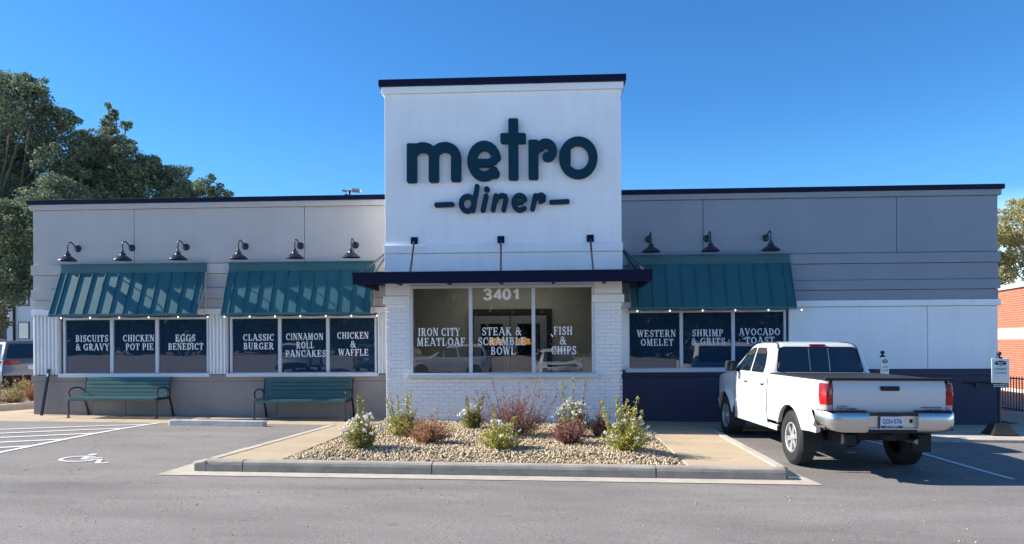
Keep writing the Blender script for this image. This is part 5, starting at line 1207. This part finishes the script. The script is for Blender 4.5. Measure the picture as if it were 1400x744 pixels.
def bush(name, x, y, h, wd, label, cat, kind, spires=0, flowers=0, seed=0, arch=0, zf=bedz, group='shrubs in the gravel bed', lean=0):
    rs = random.Random(seed); o = tag(empty(name, (x, y, zf(x, y)-.02)), label, cat, group)
    st = MB(); P = []; F = []; n = int(125*(wd/.5)); wd *= 1.12; h *= 1.08
    def stem(tip, r0, leaves, spread, dens_top=True, droop=0):
        b = Vector((rs.uniform(-.05, .05), rs.uniform(-.05, .05), 0)); mid = b.lerp(tip, .5)+Vector((tip.x*.22, tip.y*.22, -tip.z*.04)); st.tube([b, mid, tip], [r0, r0*.7, r0*.3], 3, False)
        for k in range(leaves):
            t = rs.uniform(.16, 1.0); q = (b*(1-t)**2+mid*2*t*(1-t)+tip*t*t); P.append(q+Vector((rs.gauss(0, spread), rs.gauss(0, spread), rs.gauss(0, spread*.8))))
    gaps = [(rs.uniform(0, 6.28), rs.uniform(.75, 1.2)) for _ in range(5)]
    for k in range(n):
        a = rs.uniform(0, 6.28); e = rs.uniform(0, 1)**.6; rr = wd*(e*.95)*rs.uniform(.8, 1.05); hh = h*math.sqrt(max(.03, 1-e*e*.85))*rs.uniform(.62, 1.0)
        g1 = min(gaps, key=lambda q: abs((q[0]-a+math.pi) % (2*math.pi)-math.pi)); rr *= g1[1]; hh *= .55+.45*g1[1]
        stem(Vector((rr*math.cos(a)+lean*hh, rr*math.sin(a), hh)), .005, 40 if kind != 'red' else 34, .030 if kind != 'red' else .024)
    for k in range(spires):
        a = rs.uniform(0, 6.28); rr = wd*rs.uniform(.15, .85); hh = h*rs.uniform(1.2, 1.62)
        tip = Vector((rr*math.cos(a)*1.1, rr*math.sin(a)*.8, hh)); st.tube([(tip.x*.6, tip.y*.6, h*.2), tip], [.006, .003], 3, False)
        for i in range(95):
            t = i/95; q = Vector((tip.x*.6, tip.y*.6, h*.35)).lerp(tip, t); P.append(q+Vector((rs.gauss(0, .014), rs.gauss(0, .014), 0)))
    for k in range(arch):
        a = rs.uniform(0, 6.28) if k % 3 else rs.choice([0, math.pi])+rs.uniform(-.4, .4); rr = wd*rs.uniform(.5, 1.25); hh = h*rs.uniform(1.0, 1.5)*(1.1-.45*rr/wd/1.25)
        stem(Vector((rr*math.cos(a), rr*math.sin(a)*.7, hh)), .005, 34, .010)
        tp = Vector((rr*math.cos(a), rr*math.sin(a)*.7, hh))
        for i in range(10): P.append(tp+Vector((rs.gauss(0, .02), rs.gauss(0, .02), rs.gauss(0, .03))))
    pal = {'green': leafmat('abelia_leaf', [(.10, .16, .03), (.34, .36, .07), (.18, .24, .04), (.50, .45, .13), (.36, .22, .09), (.24, .30, .08)], .4, .3),
           'lime': leafmat('lime_leaf', [(.34, .37, .06), (.52, .48, .10), (.20, .27, .04), (.60, .54, .20), (.42, .40, .08), (.30, .19, .07)], .4, .3),
           'red': leafmat('red_leaf', [(.30, .09, .085), (.17, .055, .065), (.44, .17, .10), (.36, .20, .16), (.12, .05, .06)], .5, .3),
           'orange': leafmat('orange_leaf', [(.60, .20, .09), (.40, .11, .09), (.62, .33, .15), (.42, .32, .16), (.20, .08, .07)], .5, .3),
           'gold': leafmat('gold_leaf', [(.40, .30, .12), (.52, .42, .22), (.24, .20, .08), (.32, .22, .12)], .6, .25)}[kind]
    st.build('stems', mat('shrub_stem', (.12, .08, .055), .8), o); leafcloud('foliage', [tuple(p) for p in P], .036 if kind in ('green', 'lime') else .026, pal, o, aspect=.6)
    if flowers:
        Q = []
        for k in range(int(flowers*1.3)):
            a = rs.uniform(0, 6.28); e = rs.uniform(.2, 1); q = Vector((wd*e*math.cos(a)*.95, wd*e*math.sin(a)*.9-.03, h*math.sqrt(max(.05, 1-e*e*.8))*rs.uniform(.80, 1.06)))
            for i in range(12): Q.append(q+Vector((rs.gauss(0, .016), rs.gauss(0, .016), rs.gauss(0, .012))))
        tag(leafcloud('flowers', [tuple(q) for q in Q], .034, leafmat('white_petal', [(.78, .76, .70), (.70, .68, .60), (.82, .82, .80)], .6, .3), o, aspect=.8), kind='stuff')
    return o
bush('abelia_shrub', -2.82, -5.10, .50, .30, 'white flowering green shrub at the left front of the gravel bed', 'shrub', 'green', 3, 26, 1)
bush('abelia_shrub', -2.48, -3.60, .46, .34, 'yellow green shrub with upright shoots behind the white flowered one at the left', 'shrub', 'lime', 7, 4, 2)
bush('barberry_shrub', -1.95, -4.45, .44, .38, 'orange red shrub between the left shrubs and the middle of the bed', 'shrub', 'orange', 0, 0, 3, 8)
bush('abelia_shrub', -1.48, -2.35, .42, .26, 'small white flowering shrub close to the brick wall left of the middle', 'shrub', 'green', 5, 18, 4)
bush('loropetalum_shrub', -.62, -3.35, .70, .60, 'tall purplish red shrub with long arching stems in the middle', 'shrub', 'red', 0, 0, 5, 34)
bush('abelia_shrub', -.78, -4.95, .40, .34, 'low green shrub with white flowers in front of the tall red shrub', 'shrub', 'lime', 2, 14, 6)
bush('abelia_shrub', .36, -3.45, .62, .34, 'rounded shrub topped with white flowers behind the russet shrub', 'shrub', 'green', 4, 40, 7)
bush('barberry_shrub', .30, -4.30, .46, .36, 'russet brown shrub in front of the white topped shrub', 'shrub', 'red', 0, 2, 8, 6)
bush('barberry_shrub', .82, -3.35, .42, .26, 'small sparse reddish shrub between the russet and the yellow green shrub', 'shrub', 'red', 0, 0, 9, 9)
bush('abelia_shrub', 1.12, -4.95, .48, .42, 'yellow green shrub with tall upright shoots at the right end of the bed', 'shrub', 'lime', 13, 22, 10)
# bed beyond the left corner
LB = tag(empty('left_planting_bed'), kind='structure')
lbp = [(-12.35, 1.75), (-12.85, .50), (-16.5, -.4), (-19.5, 3.2), (-17, 6.2), (-12.2, 5.4)]
mb = MB(); mb.ngon([(x, y, .13) for x, y in lbp], off=(0, 0, -.3)); mb.build('bed_soil', MATS['bed_soil'], LB)
def lst_(a, b, n):
    for i in range(n):
        p = Vector(a).lerp(Vector(b), i/n); q = Vector(a).lerp(Vector(b), (i+1)/n); c = curb.children; s_ = stone((p.x, p.y), (q.x, q.y), wd=.16, top=.17, m=M_gut, side=-1, drop=.4); s_.parent = LB; 
        for v in s_.data.vertices: v.co.z -= gz(v.co.x)
lst_((-12.35, 1.75), (-12.85, .50), 1); lst_((-12.85, .50), (-16.5, -.4), 2)
slab_piece(walk, [(-11.95, .21), (-11.95, 3.2), (-17, 3.2), (-17, .21)], gap=0, top=-.002)
k = 0
for (x, y, h, wd, kd, lb_, ar) in [(-13.05, 1.35, .42, .32, 'gold', 'straw coloured shrub at the front of the left bed nearest the diner', 4), (-13.6, 1.3, .40, .36, 'gold', 'straw coloured shrub at the front left edge of the left bed', 3), (-13.3, 2.4, .58, .30, 'orange', 'reddish feathery shrub behind the straw coloured shrubs', 12),
                               (-12.95, 2.9, .62, .26, 'orange', 'pinkish feathery shrub closest to the corner of the diner', 12), (-14.5, 2.3, .50, .40, 'gold', 'straw shrub at the photo edge in the left bed', 3), (-14.3, 3.4, .5, .36, 'green', 'dull green shrub at the back of the left bed', 3), (-13.6, 4.0, .42, .34, 'gold', 'pale shrub at the back of the left bed in front of the crossover', 3)]:
    bush('bedding_shrub', x, y, h, wd, lb_, 'shrub', kd, 0, 0, 20+k, ar, zf=lambda a, b: .14, group='shrubs in the left bed'); k += 1

# ================================================================== NEIGHBOURS
M_town = mat('townhouse_render', (.55, .57, .60), .85, var=.04)
th = tag(empty('townhouse', (-38, 38, 0)), 'pale two storey townhouse seen between the oak and the left corner', 'house')
box('wall', M_town, th, -6, 6, 0, 8, -.5, 6.6); box('roof', M_dark, th, -6.4, 6.4, -.4, 8.4, 6.605, 6.8)
for x, z in ((-4.6, .9), (-1.55, 2.0), (-1.55, 4.5), (.6, .6), (.6, 3.4), (3, 2), (3, 4.5), (-4.6, 4.2)):
    f = box('window', M_navy, th, x-.42, x+.42, -.05, -.002, z, z+1.3); box('pane', M_cglass, f, x-.36, x+.36, -.07, -.052, z+.06, z+1.24)
box('downspout', M_dark, th, -2.35, -2.22, -.14, -.02, -.4, 6.5); box('downspout', M_dark, th, -.42, -.34, -.10, -.02, -.4, 6.5)

def brickmat():
    m = bpy.data.materials.new('red_brick'); m.use_nodes = True; t = m.node_tree; N = t.nodes; L = t.links; b = N['Principled BSDF']; b.inputs['Roughness'].default_value = .85
    tc = N.new('ShaderNodeTexCoord'); mp = N.new('ShaderNodeMapping'); mp.inputs['Rotation'].default_value = (R(90), 0, R(90)); sp = N.new('ShaderNodeSeparateXYZ'); cb = N.new('ShaderNodeCombineXYZ')
    L.new(tc.outputs['Object'], sp.inputs[0]); L.new(sp.outputs['Y'], cb.inputs[0]); L.new(sp.outputs['Z'], cb.inputs[1])
    br = N.new('ShaderNodeTexBrick'); L.new(cb.outputs[0], br.inputs[0]); br.inputs['Scale'].default_value = 1; br.inputs['Brick Width'].default_value = .23; br.inputs['Row Height'].default_value = .083
    br.inputs['Mortar Size'].default_value = .011; br.inputs['Color1'].default_value = (.42, .115, .05, 1); br.inputs['Color2'].default_value = (.32, .075, .035, 1); br.inputs['Mortar'].default_value = (.42, .27, .19, 1)
    L.new(br.outputs[0], b.inputs['Base Color']); bp = N.new('ShaderNodeBump'); bp.invert = True; bp.inputs['Distance'].default_value = .01; L.new(br.outputs['Fac'], bp.inputs['Height']); L.new(bp.outputs[0], b.inputs['Normal']); return m
bb = tag(empty('brick_building', (17.26, 13.84, -.5), R(-10.3)), 'red brick building with a cream band beyond the right corner', 'building')
M_rb = brickmat(); M_cream = mat('cream_stone', (.55, .50, .42), .85, var=.08)
ztop = 4.07
box('wall', M_rb, bb, 0, 12, -6, 22, 0, 2.045); box('stone_band', M_cream, bb, -.02, 12, -6.0, 22, 2.048, 2.46); box('wall', M_rb, bb, 0, 12, -6, 22, 2.463, ztop-.16)
box('coping', M_cream, bb, -.08, 12, -6.1, 22, ztop-.157, ztop)
box('plinth', M_cream, bb, -.05, -.002, -6, 22, -.1, .25)
fn = tag(empty('picket_fence', (11.22, -.6, gz(11.2))), 'black metal picket fence beyond the sign stand at the right edge', 'fence')
for z in (.10, .84): box('rail', M_iron, fn, -.018, .018, 0, 9.0, z, z+.03)
for i in range(0, 82):
    o_ = box('picket', M_iron, fn, -.009, .009, -.009, .009, .06, .90) if i == 0 else link('picket', pk.data, fn)
    if i == 0: pk = o_
    o_.location = (0, .06+i*.11, 0)
for i in range(5): box('post', M_iron, fn, -.03, .03, -.03+i*2.24, .03+i*2.24, 0, .95)
# trees across the lot behind the camera (reflected in the windows)
TL = ['dark tree at the far left across the lot, reflected in the BISCUITS & GRAVY pane', 'dark tree reflected in the EGGS BENEDICT pane', 'dark tree reflected in the CLASSIC BURGER pane', 'dark tree reflected in the CHICKEN & WAFFLE pane', 'dark tree reflected in the IRON CITY MEATLOAF pane', 'dark tree reflected in the FISH & CHIPS pane', 'dark tree reflected in the WESTERN OMELET pane', 'dark tree reflected in the AVOCADO TOAST pane', 'dark tree at the far right across the lot behind the camera']
for i, x in enumerate((-62, -46, -31, -17, -3, 11, 26, 42, 60)):
    y = -80-random.uniform(0, 6); h = random.uniform(9, 12); bl = [((x+random.uniform(-9, 9), y+random.uniform(-2, 2), h*random.uniform(.10, .75)), random.uniform(2.8, 4.2)) for _ in range(12)]; bl += [((x+q, y, z), 3.9) for q in (-7, -2.5, 2.5, 7) for z in (3.2, 7.6)]
    tree('street_tree', (x, y, -.4), bl, TL[i], 'tree', G_far, 26, .7, .3, 'trees across the lot', subs=3)
